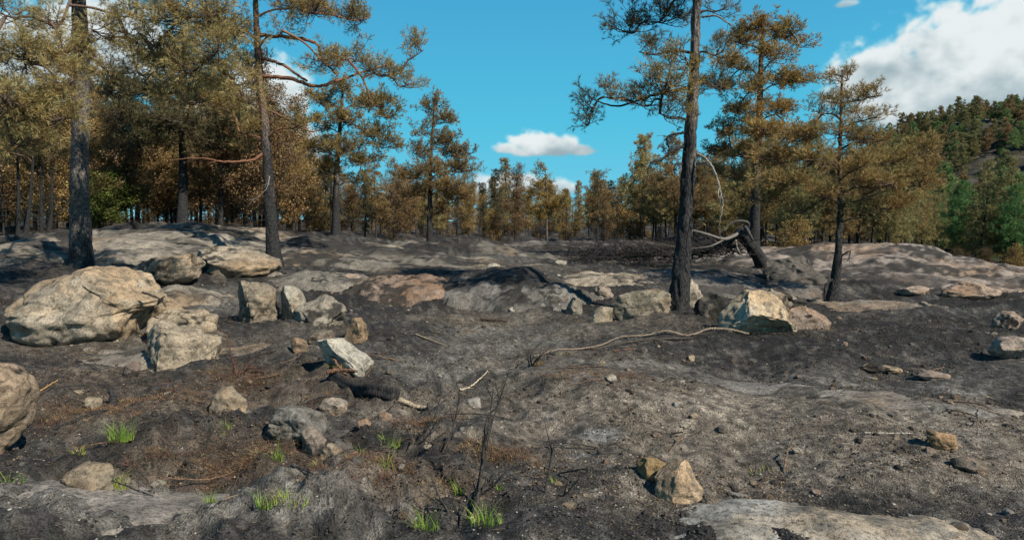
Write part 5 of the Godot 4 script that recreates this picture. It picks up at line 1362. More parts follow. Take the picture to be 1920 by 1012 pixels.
# ---------------------------------------------------------------- wood on the ground
func limb_thing(called: String, label: String, pts: Array, r0: float, r1: float, col: Color, twigs: int, category := "branch", sides := 8) -> Node3D:
	var foot: Vector3 = pts[0]
	var t := thing(called, foot, label, category)
	var ln: Array = []
	for p in pts:
		ln.append(p - foot)
	var line := spline(ln, 10)
	for i in line.size():
		line[i] += Vector3(lump2.get_noise_2d(i * 0.9, r0 * 50.0), lump2.get_noise_2d(i * 0.9, 90.0 + r0 * 50.0) * 0.6, lump2.get_noise_2d(i * 0.9, 40.0)) * r0 * 1.2
	var sh := Shape.new()
	tube(sh, line, r0, r1, sides, col, 0.05 if sides > 9 else 0.12)
	part("stem", sh.build(), mats.wood, t)
	for k in twigs:
		var i := rng.randi_range(2, line.size() - 2)
		var d := (line[i + 1] - line[i]).normalized()
		var o := (d + Vector3(rr(-1, 1), rr(0.0, 0.7), rr(-1, 1))).normalized()
		var l := rr(0.12, 0.4) * line[0].distance_to(line[line.size() - 1]) * 0.4
		var b := Shape.new()
		tube(b, spline([line[i], line[i] + o * l * 0.5, line[i] + o * l + Vector3(rr(-0.05, 0.05), rr(-0.06, 0.06), 0)], 4), r0 * 0.4, r0 * 0.12, 5, col, 0.1)
		part("twig", b.build(), mats.wood, t)
	return t

func low(a: Vector2, lift := 0.02) -> Vector3:
	return on_soil(a, lift)

func build_deadwood() -> void:
	rng.seed = 123
	var soot := Color(0.035, 0.033, 0.032)
	var grey := Color(0.30, 0.25, 0.2)
	limb_thing("fallen_branch", "long crooked grey-brown branch lying below the leaning pine", [low(Vector2(0.281, -9.187), 0.03), low(Vector2(0.633, -9.74), 0.04), low(Vector2(0.962, -10.078), 0.03), low(Vector2(1.302, -10.327), 0.03), low(Vector2(1.641, -10.479), 0.04), low(Vector2(2.01, -10.53), 0.03), low(Vector2(2.332, -10.53), 0.04), low(Vector2(2.666, -10.581), 0.03), low(Vector2(3.018, -10.685), 0.03), low(Vector2(3.361, -10.737), 0.04), low(Vector2(3.63, -10.685), 0.03)], 0.010, 0.020, Color(0.20, 0.16, 0.12), 7)
	limb_thing("fallen_branch", "dark thin branch lying parallel below the long crooked branch", [low(Vector2(1.127, -9.835), 0.02), low(Vector2(1.884, -10.276), 0.03), low(Vector2(2.695, -10.377), 0.03)], 0.012, 0.018, Color(0.07, 0.06, 0.05), 2)
	var log_foot := low(Vector2(-2.044, -7.898), 0.05)
	var log_thing := thing("burnt_log", log_foot, "half-burnt black log with peeling bark below the pale split wedge", "log")
	part("stem", trunk_mesh(spline([Vector3.ZERO, low(Vector2(-1.692, -7.486), 0.05) - log_foot, low(Vector2(-1.435, -7.2), 0.05) - log_foot, low(Vector2(-1.181, -7.061), 0.04) - log_foot], 14), 0.036, 0.046, 18, 61, 1.2, 9.0, 0.010), mats.bark, log_thing)
	limb_thing("burnt_log", "barkless pale end piece lying in line with the half-burnt log", [low(Vector2(-1.159, -7.061), 0.03), low(Vector2(-0.979, -7.095), 0.035), low(Vector2(-0.83, -7.026), 0.03)], 0.028, 0.014, Color(0.30, 0.25, 0.18), 0, "log", 10)
	limb_thing("bark_strip", "curled reddish bark strip on top of the half-burnt log", [low(Vector2(-2.075, -7.784), 0.10), low(Vector2(-1.908, -7.784), 0.13), low(Vector2(-1.708, -7.633), 0.12)], 0.03, 0.015, Color(0.17, 0.095, 0.06), 1, "bark")
	limb_thing("bark_strip", "short bent bark strip at the mouth of the split wedge hollow", [low(Vector2(-2.171, -8.293), 0.08), low(Vector2(-2.013, -8.015), 0.14), low(Vector2(-1.86, -7.784), 0.08)], 0.016, 0.014, Color(0.19, 0.10, 0.065), 1, "bark")
	limb_thing("dry_stick", "pale forked stick in the middle of the black ground", [low(Vector2(-0.579, -7.708), 0.02), low(Vector2(-0.452, -7.86), 0.04), low(Vector2(-0.28, -8.133), 0.03)], 0.013, 0.005, Color(0.45, 0.37, 0.26), 2, "stick")
	limb_thing("dry_stick", "thin dark stick at the foot of the middle ledge", [low(Vector2(-0.621, -13.568), 0.03), low(Vector2(-0.101, -13.241), 0.04)], 0.03, 0.02, Color(0.08, 0.06, 0.045), 0, "stick")
	limb_thing("dry_stick", "thin brown stick left of the path below the ledge", [low(Vector2(-1.44, -10.479), 0.02), low(Vector2(-0.933, -10.177), 0.03)], 0.014, 0.008, Color(0.24, 0.19, 0.13), 1, "stick")
	limb_thing("dry_stick", "orange-brown stick near the left edge boulder", [low(Vector2(-4.997, -7.306), 0.03), low(Vector2(-5.057, -7.746), 0.07)], 0.010, 0.006, Color(0.38, 0.22, 0.09), 1, "stick")
	limb_thing("dry_stick", "pale straight twig lying on the right brown soil", [low(Vector2(2.784, -5.48), 0.02), low(Vector2(3.148, -5.453), 0.02)], 0.006, 0.004, Color(0.36, 0.33, 0.28), 1, "stick")
	limb_thing("dry_stick", "bent twig stump with straw in the right brown soil", [low(Vector2(1.973, -5.019), 0.0), low(Vector2(2.065, -5.194), 0.06), low(Vector2(2.147, -5.322), 0.07)], 0.010, 0.005, Color(0.14, 0.10, 0.07), 2, "stick")
	limb_thing("dry_stick", "forked black stick on the ash-covered rock", [low(Vector2(-1.822, -5.924), 0.05), low(Vector2(-1.72, -6.22), 0.2), low(Vector2(-1.572, -6.499), 0.22)], 0.012, 0.006, Color(0.06, 0.055, 0.05), 2, "stick")
	limb_thing("dry_stick", "dark stick leaning on the tan half-buried rock", [low(Vector2(-2.642, -6.312), 0.02), low(Vector2(-2.645, -6.627), 0.12), low(Vector2(-2.613, -6.924), 0.16)], 0.009, 0.005, Color(0.06, 0.05, 0.04), 1, "stick")
	limb_thing("dry_stick", "reddish stick below the long branch at right", [low(Vector2(1.387, -9.552), 0.02), low(Vector2(1.712, -9.74), 0.03)], 0.010, 0.005, Color(0.2, 0.1, 0.06), 0, "stick")
	limb_thing("dry_stick", "black stick lying on the largest boulder's right flank", [on_soil(Vector2(-5.537, -10.479), 0.78), on_soil(Vector2(-5.255, -10.428), 0.66), on_soil(Vector2(-5.16, -10.428), 0.52)], 0.016, 0.006, soot, 1, "stick")
	limb_thing("surface_root", "thick black root running down from the second tall pine", [low(Vector2(-5.112, -16.813), 0.1), low(Vector2(-4.48, -15.704), 0.08), low(Vector2(-3.999, -15.935), 0.05), low(Vector2(-3.768, -16.249), 0.0)], 0.07, 0.03, soot, 2, "root")
	for k in 44:
		var d := rr(4.3, 10.0)
		var x := d * (rr(-0.72, -0.05) if k % 3 else rr(-0.05, 0.7))
		var g := rr(0, PI)
		var l := rr(0.12, 0.38)
		var black := k % 2 == 0
		limb_thing("fallen_twig", ("charred twig lying loose " if black else "brown dead twig lying loose ") + ("on the left peat" if x / d < -0.35 else ("on the middle char" if x / d < 0.1 else "on the right brown soil")) + (", near" if d < 6.5 else ", farther off"), [low(Vector2(x, -d), 0.01), low(Vector2(x + cos(g) * l, -d + sin(g) * l), rr(0.02, 0.07)), low(Vector2(x + cos(g + 0.4) * l * 2.0, -d + sin(g + 0.4) * l * 2.0), rr(0.01, 0.1))], rr(0.005, 0.011), 0.003, soot if black else Color(0.16, 0.10, 0.065), 2, "twig", 5).set_meta("group", "loose twigs on the burnt soil")
	# charred stumps
	var st := thing("charred_stump", low(Vector2(-3.965, -6.891)), "small upright black charred stump at lower left", "stump")
	var sh := Shape.new()
	tube(sh, spline([Vector3(0, -0.05, 0), Vector3(0.01, 0.07, 0), Vector3(-0.02, 0.17, 0.01)], 4), 0.055, 0.018, 9, soot, 0.25)
	part("stem", sh.build(), mats.wood, st)
	# the fallen tree
	var foot := on_soil(Vector2(7.672, -21.039), -0.1)
	var t := thing("fallen_tree", foot, "snapped charred tree fallen to the left behind the leaning pine", "fallen tree")
	var a := Vector3(7.689, 0.664, -21) - foot
	a.y = -0.1
	var b := Vector3(6.632, 1.825, -20.6) - foot
	part("trunk", trunk_mesh(spline([a, a.lerp(b, 0.5) + Vector3(0.05, 0.06, 0), b], 14), 0.19, 0.14, 26, 51, 9.0, 99.0, 0.02), mats.bark, t)
	var pale := Color(0.17, 0.155, 0.14)
	for e in [[[Vector3(6.648, 1.762, -20.5), Vector3(6.125, 1.578, -20.2), Vector3(5.608, 1.7, -20), Vector3(5.151, 1.821, -20), Vector3(4.72, 1.882, -20.1)], 0.06, 0.012, pale], [[Vector3(6.711, 1.7, -20.5), Vector3(6.825, 2.007, -20.3), Vector3(6.576, 2.097, -20.2), Vector3(6.301, 2.036, -20.2), Vector3(5.999, 1.761, -20.2)], 0.055, 0.012, Color(0.09, 0.085, 0.08)], [[Vector3(6.833, 1.7, -20.4), Vector3(6.734, 1.93, -20.3), Vector3(6.921, 1.547, -20.2)], 0.07, 0.04, Color(0.07, 0.065, 0.06)],
		[[Vector3(6.495, 1.546, -20.4), Vector3(6.513, 1.241, -20.2), Vector3(6.713, 1.014, -20.1)], 0.03, 0.008, pale], [[Vector3(6.125, 1.578, -20.2), Vector3(5.612, 1.367, -20), Vector3(5.056, 1.302, -20.2)], 0.03, 0.008, pale], [[Vector3(6.649, 1.7, -20.5), Vector3(5.895, 1.223, -21), Vector3(4.732, 1.081, -21.5), Vector3(3.173, 1, -22)], 0.10, 0.03, Color(0.04, 0.037, 0.035)]]:
		var br := Shape.new()
		var ln: Array = []
		for p in e[0]:
			ln.append(p - foot)
		tube(br, spline(ln, 7), e[1], e[2], 8, e[3], 0.15)
		part("branch", br.build(), mats.wood, t)
	var tw := Shape.new()
	for k in 620:
		var f := rng.randf()
		var p := (Vector3(6.851, 1.223, -21)).lerp(Vector3(2.182, 0.915, -23), f) - foot + Vector3(rr(-0.6, 0.6), rr(-0.15, 0.2), rr(-1.0, 1.0))
		var d := Vector3(rr(-1.4, 0.7), rr(-0.15, 0.65), rr(-0.6, 0.6)) * rr(0.4, 1.1)
		var dark := rng.randf() < 0.93
		tube(tw, spline([p, p + d * 0.5 + Vector3(0, rr(-0.1, 0.12), 0), p + d + Vector3(rr(-0.2, 0.2), rr(-0.15, 0.2), rr(-0.2, 0.2))], 3), rr(0.008, 0.024), 0.004, 4, Color(0.032, 0.029, 0.028) if dark else Color(0.11, 0.085, 0.07), 0.0, false)
	part("twigs", tw.build(), mats.wood, t).set_meta("kind", "stuff")
	# burnt young shrubs in the foreground
	var shrubs := [
		["burnt_sapling", "tallest burnt sapling with thin upright black stems at bottom middle", [[Vector2(-0.235, -4.051), Vector3(-0.184, 0.227, -4.35), Vector3(-0.119, 0.712, -4.45)], [Vector2(-0.224, -4.13), Vector3(-0.162, 0.382, -4.4), Vector3(-0.048, 0.729, -4.5)], [Vector2(-0.254, -4.212), Vector3(-0.153, 0.141, -4.4), Vector3(0.028, 0.204, -4.5)], [Vector2(-0.237, -4.253), Vector3(-0.184, 0.295, -4.35), Vector3(-0.162, 0.519, -4.4), Vector3(-0.084, 0.621, -4.4)], [Vector2(-0.268, -4.337), Vector3(-0.116, 0.143, -4.3), Vector3(-0.027, 0.244, -4.3)]], 0.011],
		["burnt_sapling", "single upright black stem with a hooked foot right of the tallest sapling", [[Vector2(0.046, -3.934), Vector3(0.162, 0.014, -4.2), Vector3(0.219, 0.176, -4.3), Vector3(0.251, 0.385, -4.3)], [Vector2(0.121, -3.896), Vector3(0.276, 0.047, -4.2), Vector3(0.324, 0.129, -4.2)]], 0.012],
		["burnt_sapling", "fine burnt twigs left of the tallest burnt sapling", [[Vector2(-0.53, -5.093), Vector3(-0.448, 0.236, -5.3), Vector3(-0.406, 0.481, -5.4)], [Vector2(-0.539, -5.069), Vector3(-0.481, 0.029, -5.3), Vector3(-0.448, 0.334, -5.4)], [Vector2(-0.815, -5.725), Vector3(-0.648, 0.09, -5.7), Vector3(-0.534, 0.233, -5.8)], [Vector2(-0.824, -5.698), Vector3(-0.634, 0.214, -5.7), Vector3(-0.586, 0.435, -5.8)]], 0.008],
		["burnt_sapling", "burnt twig clump with brown moss at the left end of the long branch", [[Vector2(0.259, -8.922), Vector3(0.233, 0.206, -8.7), Vector3(0.349, 0.324, -8.8)], [Vector2(0.283, -8.792), Vector3(0.366, 0.206, -8.7), Vector3(0.504, 0.29, -8.8)], [Vector2(0.229, -8.792), Vector3(0.2, 0.186, -8.7), Vector3(0.168, 0.256, -8.8)], [Vector2(0.258, -8.878), Vector3(0.316, 0.177, -8.6), Vector3(0.395, 0.15, -8.6)]], 0.012],
		["burnt_sapling", "reddish dead twig clump right of the square-cut block", [[Vector2(-3.333, -8.374), Vector3(-3.349, 0.306, -8.3), Vector3(-3.43, 0.496, -8.4)], [Vector2(-3.222, -8.252), Vector3(-3.142, 0.179, -8.3), Vector3(-3.046, 0.23, -8.3)], [Vector2(-3.222, -8.172), Vector3(-3.261, 0.165, -8.2), Vector3(-3.166, 0.26, -8.2)], [Vector2(-3.083, -8.054), Vector3(-3.075, 0.07, -8.2), Vector3(-2.882, 0.103, -8.1)], [Vector2(-3.268, -8.374), Vector3(-3.074, 0.134, -8.2), Vector3(-2.852, 0.059, -8.1)]], 0.010],
		["burnt_sapling", "two short black sprouts at the bottom edge", [[Vector2(-0.345, -4.051), Vector3(-0.396, 0.086, -4.1), Vector3(-0.418, 0.102, -4.1)], [Vector2(-0.298, -3.934), Vector3(-0.298, 0.086, -4.1)]], 0.012],
	]
	for s in shrubs:
		var f0: Vector2 = s[2][0][0]
		var at := on_soil(f0)
		var o := thing(s[0], at, s[1], "sapling")
		for e in s[2]:
			var root := on_soil(e[0], -0.02) - at
			var ln: Array = [root]
			for i in range(1, e.size()):
				ln.append(e[i] - at)
			var line := spline(ln, 6)
			var shp := Shape.new()
			var red: bool = s[1].begins_with("reddish")
			var col := Color(0.10, 0.055, 0.04) if red else Color(0.045, 0.04, 0.037)
			tube(shp, line, s[3] * 1.1, s[3] * 0.3, 6, col, 0.12)
			for k in 5:
				var i := rng.randi_range(3, line.size() - 2)
				var l := rr(0.05, 0.2)
				var d := ((line[i + 1] - line[i]).normalized() + Vector3(rr(-0.7, 0.7), rr(0, 0.5), rr(-0.7, 0.7))).normalized()
				tube(shp, PackedVector3Array([line[i], line[i] + d * l * 0.5, line[i] + d * l + Vector3(0, 0.02, 0)]), s[3] * 0.42, s[3] * 0.15, 4, col, 0.0, false)
			part("stem", shp.build(), mats.wood, o)

# ---------------------------------------------------------------- grass and litter
func grass_mesh(sd: int, blades: int, tall: float, wide: float, col: Color, col2: Color, droop: float) -> ArrayMesh:
	var r := RandomNumberGenerator.new()
	r.seed = sd
	var sh := Shape.new()
	sh.flat = true
	for k in blades:
		var g := r.randf() * TAU
		var p := Vector3(cos(g), 0, sin(g)) * wide * sqrt(r.randf())
		p.y = -0.01
		var lean := Vector3(cos(g), 0, sin(g)) * r.randf_range(0.0, 0.6) + Vector3(r.randf_range(-0.4, 0.4), 0, r.randf_range(-0.4, 0.4))
		var h := tall * r.randf_range(0.45, 1.1)
		var side := Vector3(-sin(g + 0.6), 0, cos(g + 0.6)) * r.randf_range(0.0014, 0.0032)
		var c := col.lerp(col2, r.randf())
		if r.randf() < 0.14:
			c = c.lerp(Color(0.42, 0.33, 0.15), 0.7)
		var a := p
		for s in 3:
			var f := (s + 1) / 3.0
			var b := p + Vector3(0, h * f * (1.0 - droop * f * 0.5), 0) + lean * h * f * f * (1.0 + droop)
			var w0 := side * (1.0 - s / 3.0)
			var w1 := side * (1.0 - f) if s < 2 else Vector3.ZERO
			for q in [a - w0, a + w0, b + w1, a - w0, b + w1, b - w1]:
				sh.v.append(q)
				sh.c.append(c)
			a = b
	return sh.build()

func build_grass() -> void:
	rng.seed = 321
	var lush := [Color(0.13, 0.27, 0.03), Color(0.27, 0.37, 0.07)]
	var straw := [Color(0.42, 0.32, 0.12), Color(0.28, 0.36, 0.06)]
	var list := [
		[Vector2(-2.971, -5.27), 0.15, 0.075, 90, 0, "brightest green grass tuft beside the tan soil lump at left"], [Vector2(-2.692, -4.62), 0.15, 0.09, 110, 1, "wide yellow-green grass tuft on the half-buried rock at left"], [Vector2(-2.289, -5.56), 0.09, 0.03, 26, 0, "small green grass tuft above the dark soil lump"], [Vector2(-2.279, -5.453), 0.07, 0.02, 18, 0, "tiny green sprout left of the small green tuft"],
		[Vector2(-1.686, -4.995), 0.13, 0.035, 34, 0, "slim green grass tuft left of the pinkish upright stone"], [Vector2(-1.832, -5.168), 0.06, 0.025, 18, 0, "short green sprout beside the slim green tuft"], [Vector2(-1.035, -5.725), 0.10, 0.11, 80, 0, "broad green grass patch below the cream stone"], [Vector2(-0.883, -5.093), 0.06, 0.08, 50, 0, "low green grass patch under the broad one"], [Vector2(-0.969, -5.069), 0.06, 0.03, 20, 0, "green sprout left of the low green patch"],
		[Vector2(-1.822, -4.171), 0.08, 0.03, 24, 0, "green sprout at the rim of the bottom left bedrock"], [Vector2(-1.437, -3.992), 0.10, 0.04, 34, 0, "green tuft on the bottom edge, left of a wider one"], [Vector2(-1.288, -4.011), 0.08, 0.09, 60, 1, "wide yellow-green tuft at the bottom edge"], [Vector2(-3.212, -4.4), 0.16, 0.025, 12, 0, "tall grass blades at the left picture edge"], [Vector2(-3.256, -4.575), 0.08, 0.02, 8, 0, "single leaning blades right of the left edge grass"], [Vector2(-2.928, -4.487), 0.07, 0.02, 12, 0, "small sprout left of the half-buried rock at left"],
		[Vector2(-0.48, -3.877), 0.13, 0.06, 50, 0, "green tuft at the bottom edge left of the burnt sapling"], [Vector2(-0.136, -3.896), 0.10, 0.09, 80, 0, "dense green tuft at the foot of the tallest burnt sapling"], [Vector2(-0.335, -4.422), 0.12, 0.03, 20, 0, "thin green tuft left of the tallest burnt sapling"], [Vector2(-0.078, -4.575), 0.07, 0.02, 10, 0, "single green sprout right of the tallest burnt sapling"], [Vector2(0.277, -4.487), 0.06, 0.03, 14, 1, "yellowish sprout at the hooked black stem"], [Vector2(-0.812, -4.575), 0.10, 0.03, 16, 1, "yellow-green sprout on the soil lump left of the sapling"],
		[Vector2(-2.064, -8.172), 0.08, 0.10, 60, 2, "straw-yellow grass at the hollow of the split wedge"], [Vector2(-1.309, -4.781), 0.07, 0.06, 30, 2, "yellow dry tuft below the flat tan stone"], [Vector2(-3.225, -5.168), 0.08, 0.05, 24, 2, "dry yellow tuft right of the left edge boulder"], [Vector2(1.887, -4.995), 0.05, 0.14, 36, 2, "flat straw scattered round the bent twig stump"], [Vector2(0.734, -9.599), 0.05, 0.10, 40, 2, "brown-yellow moss tuft under the long branch"], [Vector2(0.431, -8.665), 0.10, 0.14, 120, 3, "brown moss cushion at the burnt twig clump"], [Vector2(-1.037, -4.804), 0.08, 0.02, 12, 0, "small sprout above the cream stone near lower middle"],
	]
	var k := 0
	for e in list:
		var pal: Array = [lush, [Color(0.2, 0.34, 0.035), Color(0.38, 0.36, 0.08)], straw, [Color(0.14, 0.09, 0.045), Color(0.22, 0.15, 0.06)]][e[4]]
		var o := solo("grass_tuft", grass_mesh(700 + k, int(e[3] * 1.4), e[1] * 1.3, e[2] * 1.15, pal[0], pal[1], 0.9 if e[4] >= 2 else 0.35), mats.blade, on_soil(e[0]))
		tag(o, e[5], "grass", "grass tufts sprouting from the burnt soil")
		k += 1

func scatter(called: String, label: String, meshes: Array, count: int, near: float, far: float, pw: float, s0: float, s1: float, cols: Array, flat: float, m: Material, keep := 0.0) -> void:
	var per := count / meshes.size()
	for q in meshes.size():
		var list: Array = []
		var tries := 0
		while list.size() < per and tries < per * 5:
			tries += 1
			var d := near + (far - near) * pow(rng.randf(), pw)
			var x := d * rr(-0.80, 0.80)
			if keep > 0.0 and patch.get_noise_2d(x * 1.3 + 40.0, d * 1.3) + rr(-0.25, 0.25) < keep - 0.35:
				continue
			if called.begins_with("char") and soil_colour(x, -d).r > 0.11 and rng.randf() < 0.85:
				continue
			if called.begins_with("soil_crumbs") and soil_colour(x, -d).r < 0.09:
				continue
			var s := rr(s0, s1) * (1.0 + maxf(0.0, d - 8.0) * 0.05)
			var b := Basis.from_euler(Vector3(rr(-flat, flat), rr(0, TAU), rr(-flat, flat)))
			list.append([Transform3D(b.scaled(Vector3(s, s, s)), on_soil(Vector2(x, -d), s * 0.05)), cols[rng.randi() % cols.size()] * rr(0.7, 1.3)])
		var o := Node3D.new()
		crown_multi(list, meshes[q], self, m, numbered(called))
		tag(get_child(get_child_count() - 1), label, "litter", "", "stuff")
		o.free()

func chip_mesh(sd: int, flat: float) -> ArrayMesh:
	return stone(Vector3(0.5, flat, 0.4), sd, 3, 2.6, [], 0.7, Color(1, 1, 1), 0.0, 4, 4.0)

func twig_mesh(sd: int) -> ArrayMesh:
	var r := RandomNumberGenerator.new()
	r.seed = sd
	var sh := Shape.new()
	var pts: Array = []
	for k in 4:
		pts.append(Vector3(k * 0.33 - 0.5, r.randf_range(0.0, 0.08), r.randf_range(-0.1, 0.1)))
	tube(sh, spline(pts, 2), 0.022, 0.010, 4, Color(1, 1, 1), 0.0, false)
	return sh.build()

func build_litter() -> void:
	rng.seed = 999
	scatter("charcoal_crumbs", "black charcoal crumbs and clods strewn over the ground", [chip_mesh(301, 0.3), chip_mesh(302, 0.22)], 34000, 3.2, 20.0, 1.3, 0.005, 0.028, [Color(0.032, 0.030, 0.029), Color(0.055, 0.05, 0.045), Color(0.085, 0.07, 0.055)], 0.6, mats.bit, 0.25)
	scatter("soil_crumbs", "brown soil crumbs and clods on the bare earth", [chip_mesh(303, 0.36)], 9000, 3.2, 13.0, 1.2, 0.005, 0.022, [Color(0.16, 0.13, 0.10), Color(0.23, 0.19, 0.145), Color(0.11, 0.085, 0.062)], 0.6, mats.bit, 0.45)
	scatter("gravel", "small pale gravel chips scattered on the ground", [chip_mesh(305, 0.25)], 2400, 3.2, 18.0, 1.2, 0.006, 0.024, [Color(0.30, 0.27, 0.225), Color(0.24, 0.2, 0.16), Color(0.38, 0.35, 0.30), Color(0.2, 0.165, 0.13)], 0.5, mats.bit)
	scatter("twig_litter", "fallen twigs and needles littering the ground", [twig_mesh(1), twig_mesh(2)], 6000, 3.2, 18.0, 1.2, 0.025, 0.10, [Color(0.05, 0.045, 0.04), Color(0.16, 0.125, 0.09), Color(0.26, 0.20, 0.13), Color(0.07, 0.055, 0.045), Color(0.05, 0.045, 0.04)], 0.25, mats.bit)
	scatter("soil_clods", "dark peaty clods and burnt moss lumps on the ground", [stone(Vector3(0.5, 0.34, 0.45), 311, 7, 2.2, [], 1.6, Color(1, 1, 1), 0.0, 3, 6.0), stone(Vector3(0.5, 0.28, 0.45), 312, 7, 2.2, [], 1.8, Color(1, 1, 1), 0.0, 2, 7.0)], 520, 3.4, 12.0, 1.1, 0.02, 0.075, [Color(0.05, 0.043, 0.038), Color(0.085, 0.064, 0.047), Color(0.04, 0.036, 0.034)], 0.5, mats.bit, 0.45)
	scatter("burnt_heather", "stubble of burnt heather and blueberry stems over the clearing", [grass_mesh(811, 16, 0.16, 0.12, Color(0.9, 0.9, 0.9), Color(1.2, 1.1, 1.0), 0.6), grass_mesh(812, 12, 0.22, 0.16, Color(0.9, 0.9, 0.9), Color(1.2, 1.1, 1.0), 0.9)], 9000, 9.0, 60.0, 1.1, 0.35, 0.75, [Color(0.05, 0.043, 0.038), Color(0.075, 0.06, 0.048), Color(0.12, 0.088, 0.06)], 0.3, mats.bit, 0.3)
	# fibres of dead moss and roots in the brown soil
	var list: Array = []
	for e in [[Vector2(-3.508, -6.824), 0.9, 0.6, 150], [Vector2(-3.89, -6.251), 0.5, 0.4, 70], [Vector2(-2.06, -5.044), 0.7, 0.3, 90], [Vector2(-3.143, -8.212), 0.5, 0.5, 90], [Vector2(-0.91, -4.531), 0.5, 0.25, 60], [Vector2(-0.121, -5.219), 0.35, 0.12, 50], [Vector2(-0.816, -6.251), 0.3, 0.2, 40], [Vector2(1.09, -7.486), 0.9, 0.5, 40], [Vector2(-1.921, -6.958), 0.5, 0.3, 40]]:
		for k in e[3] * 2:
			var x: float = e[0].x + rng.randfn() * e[1] * 0.5
			var z: float = e[0].y + rng.randfn() * e[2] * 0.5
			var s := rr(0.5, 1.3)
			list.append([Transform3D(Basis.from_euler(Vector3(rr(-0.3, 0.3), rr(0, TAU), rr(-0.3, 0.3))).scaled(Vector3(s, s * 0.8, s)), on_soil(Vector2(x, z))), [Color(0.17, 0.11, 0.065), Color(0.12, 0.07, 0.045), Color(0.24, 0.17, 0.09), Color(0.14, 0.07, 0.05)][rng.randi() % 4]])
	crown_multi(list, grass_mesh(801, 26, 0.085, 0.07, Color(0.8, 0.8, 0.8), Color(1.2, 1.2, 1.2), 1.6), self, mats.bit, "dead_grass")
	tag(get_child(get_child_count() - 1), "brown dead moss and root fibres matted on the soil", "litter", "", "stuff")

# Things that would share a label are told apart by their order in the view
func tell_apart() -> void:
	var by := {}
	for o in get_children():
		if o.has_meta("label") and o.has_meta("category") and o is Node3D and not o.has_meta("kind"):
			var l: String = o.get_meta("label")
			if not by.has(l):
				by[l] = []
			by[l].append(o)
	var words := ["leftmost", "second from left", "third from left", "fourth from left", "fifth from left", "sixth from left", "seventh from left", "eighth from left", "ninth from left", "tenth from left", "eleventh from left"]
	for l in by:
		var same: Array = by[l]
		if same.size() < 2 or same.size() > 12:
			continue
		same.sort_custom(func(a, b): return a.position.x / -a.position.z < b.position.x / -b.position.z)
		for i in same.size():
			same[i].set_meta("label", l + ", " + ("rightmost" if i == same.size() - 1 else words[i]))

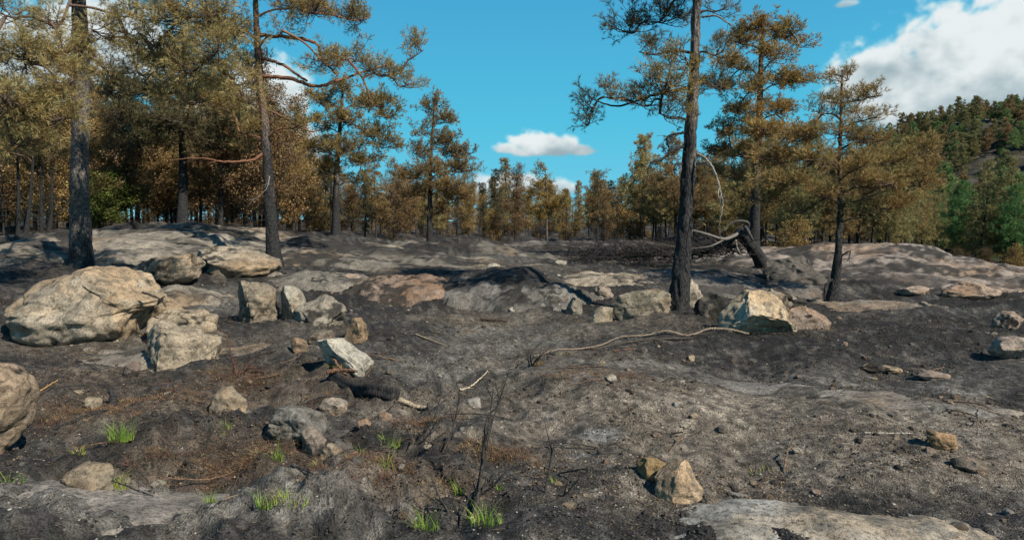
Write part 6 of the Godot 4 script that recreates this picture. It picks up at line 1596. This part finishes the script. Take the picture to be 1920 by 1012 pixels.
func _ready() -> void:
	noise(lump, 1, 1.0, 3)
	noise(lump2, 2, 0.75, 4)
	noise(grit, 3, 3.2, 4)
	noise(patch, 4, 0.45, 4)
	noise(streak, 6, 0.35, 4)
	noise(rocky, 7, 1.0, 5)
	noise(crackle, 8, 0.9, 1, FastNoiseLite.TYPE_CELLULAR)
	crackle.cellular_return_type = FastNoiseLite.RETURN_DISTANCE2_SUB
	noise(bark_noise, 9, 1.1, 1, FastNoiseLite.TYPE_CELLULAR)
	bark_noise.cellular_return_type = FastNoiseLite.RETURN_DISTANCE2_SUB
	set_up_view()
	make_materials()
	soil_field = Field.new([Vector3(-7, 0.1, 0), Vector3(0, 0, 0), Vector3(7, 0, 0), Vector3(-7, 0.2, 8), Vector3(0, 0, 8), Vector3(7, -0.1, 8), Vector3(-5, 0.05, -4), Vector3(5, 0, -4), Vector3(0, 0, -4), Vector3(-60, 1.5, 40), Vector3(60, -1, 40), Vector3(0, 0, 60), Vector3(-120, 2, 0), Vector3(120, -2, 0), Vector3(-30, 1.2, -10), Vector3(30, -0.2, -10), Vector3(-6.572, 0.021, -10), Vector3(-3.895, 0.136, -10), Vector3(-1.985, 0.175, -10), Vector3(0, 0.059, -10), Vector3(2.598, 0.059, -10), Vector3(4.889, 0.098, -10), Vector3(7.177, 0.175, -10), Vector3(-4.081, -0.027, -7), Vector3(0, -0.027, -7), Vector3(2.9, -0.016, -7), Vector3(5.048, -0.043, -7), Vector3(-4.297, 0.264, -11.5), Vector3(-8.511, 0.514, -13), Vector3(-5.306, 0.522, -15.5), Vector3(-2.773, 0.209, -14), Vector3(0, 0.102, -14), Vector3(1.658, 0.168, -13.6), Vector3(3.121, 0.236, -13), Vector3(4.559, 0.116, -13), Vector3(7.312, 0.057, -16), Vector3(10.738, 0.217, -15), Vector3(-11.666, 0.972, -16), Vector3(-9.818, 0.996, -16), Vector3(-8.005, 0.926, -17), Vector3(-6.085, 0.812, -18), Vector3(-4.135, 0.693, -17), Vector3(-2.873, 0.675, -18), Vector3(-0.757, 0.692, -16.6), Vector3(0.505, 0.629, -16.6), Vector3(1.757, 0.509, -16.5), Vector3(3.284, 0.607, -18), Vector3(5.062, 0.607, -18), Vector3(10.408, 0.264, -18), Vector3(-17.466, 1.518, -24), Vector3(-11.453, 1.882, -24), Vector3(-7.033, 1.59, -29), Vector3(-4.116, 0.904, -35), Vector3(0, 0.699, -24), Vector3(4.555, 0.752, -25), Vector3(7.853, 0.699, -22), Vector3(11.662, 0.79, -24), Vector3(17.151, 0.151, -24), Vector3(-26.189, 1.7, -36), Vector3(-16.968, 2.003, -40), Vector3(-10.572, 1.632, -45), Vector3(0, 1.114, -43), Vector3(5.458, 1.291, -45), Vector3(13.347, 1.094, -40), Vector3(22.456, 0.791, -40), Vector3(27.171, -1.187, -38), Vector3(-50.915, 1.912, -70), Vector3(-24.397, 1.912, -70), Vector3(-3.002, 1.2, -66), Vector3(6.215, 1.265, -82), Vector3(20.615, 1.458, -80), Vector3(36.39, 1.019, -75), Vector3(43.957, -1.852, -65), Vector3(60.175, -2.55, -80), Vector3(-109.004, 4.875, -150), Vector3(-52.231, 4.875, -150), Vector3(0, 4.362, -160), Vector3(61.322, 4.535, -150), Vector3(-57.244, 2.608, -60), Vector3(86.404, -1.787, -115), Vector3(-239.927, 5.444, -330), Vector3(0, 5.444, -330), Vector3(235.151, -0.798, -330)])
	hill_field = Field.new([Vector3(50.017, 1.473, -150), Vector3(53.653, 1.609, -120), Vector3(89.99, 3.364, -220), Vector3(111.292, 12.121, -230), Vector3(125.674, 23.85, -245), Vector3(139.27, 34.406, -250), Vector3(157.912, 40.002, -250), Vector3(180.417, 41.492, -250), Vector3(213.939, 48.558, -250), Vector3(280.732, 56.219, -260), Vector3(113.291, 16.739, -190), Vector3(124.273, 16.343, -185), Vector3(135.342, 19.119, -185), Vector3(170.429, 21.725, -190), Vector3(87.164, 6.536, -160), Vector3(83.762, 3.288, -140), Vector3(96.107, 3.232, -135), Vector3(131.351, 5.932, -140), Vector3(58.946, -0.687, -105), Vector3(60.62, -2.985, -95), Vector3(71.445, -2.985, -95), Vector3(96.611, -1.18, -95), Vector3(64.413, 1.511, -250), Vector3(189.379, 47.196, -340), Vector3(252.977, 57.336, -340), Vector3(367.111, 72.993, -340), Vector3(113.363, 1.7, -340)])
	for k in 4:
		spray_near.append(make_spray(10 + k, 7, 12, 0.08, 0.0034, 0.30))
		spray_mid.append(make_spray(30 + k, 6, 8, 0.09, 0.0072, 0.28))
		spray_back.append(make_spray(40 + k, 5, 13, 0.10, 0.0062, 0.28, false))
		spray_far.append(make_spray(50 + k, 4, 5, 0.11, 0.022, 0.24, false))
		leaf_mid.append(make_leaf_spray(70 + k, 22, 0.05, 0.30))
	build_ground()
	build_hill()
	build_rocks()
	build_pines()
	build_wood()
	build_deadwood()
	build_grass()
	build_litter()
	tell_apart()
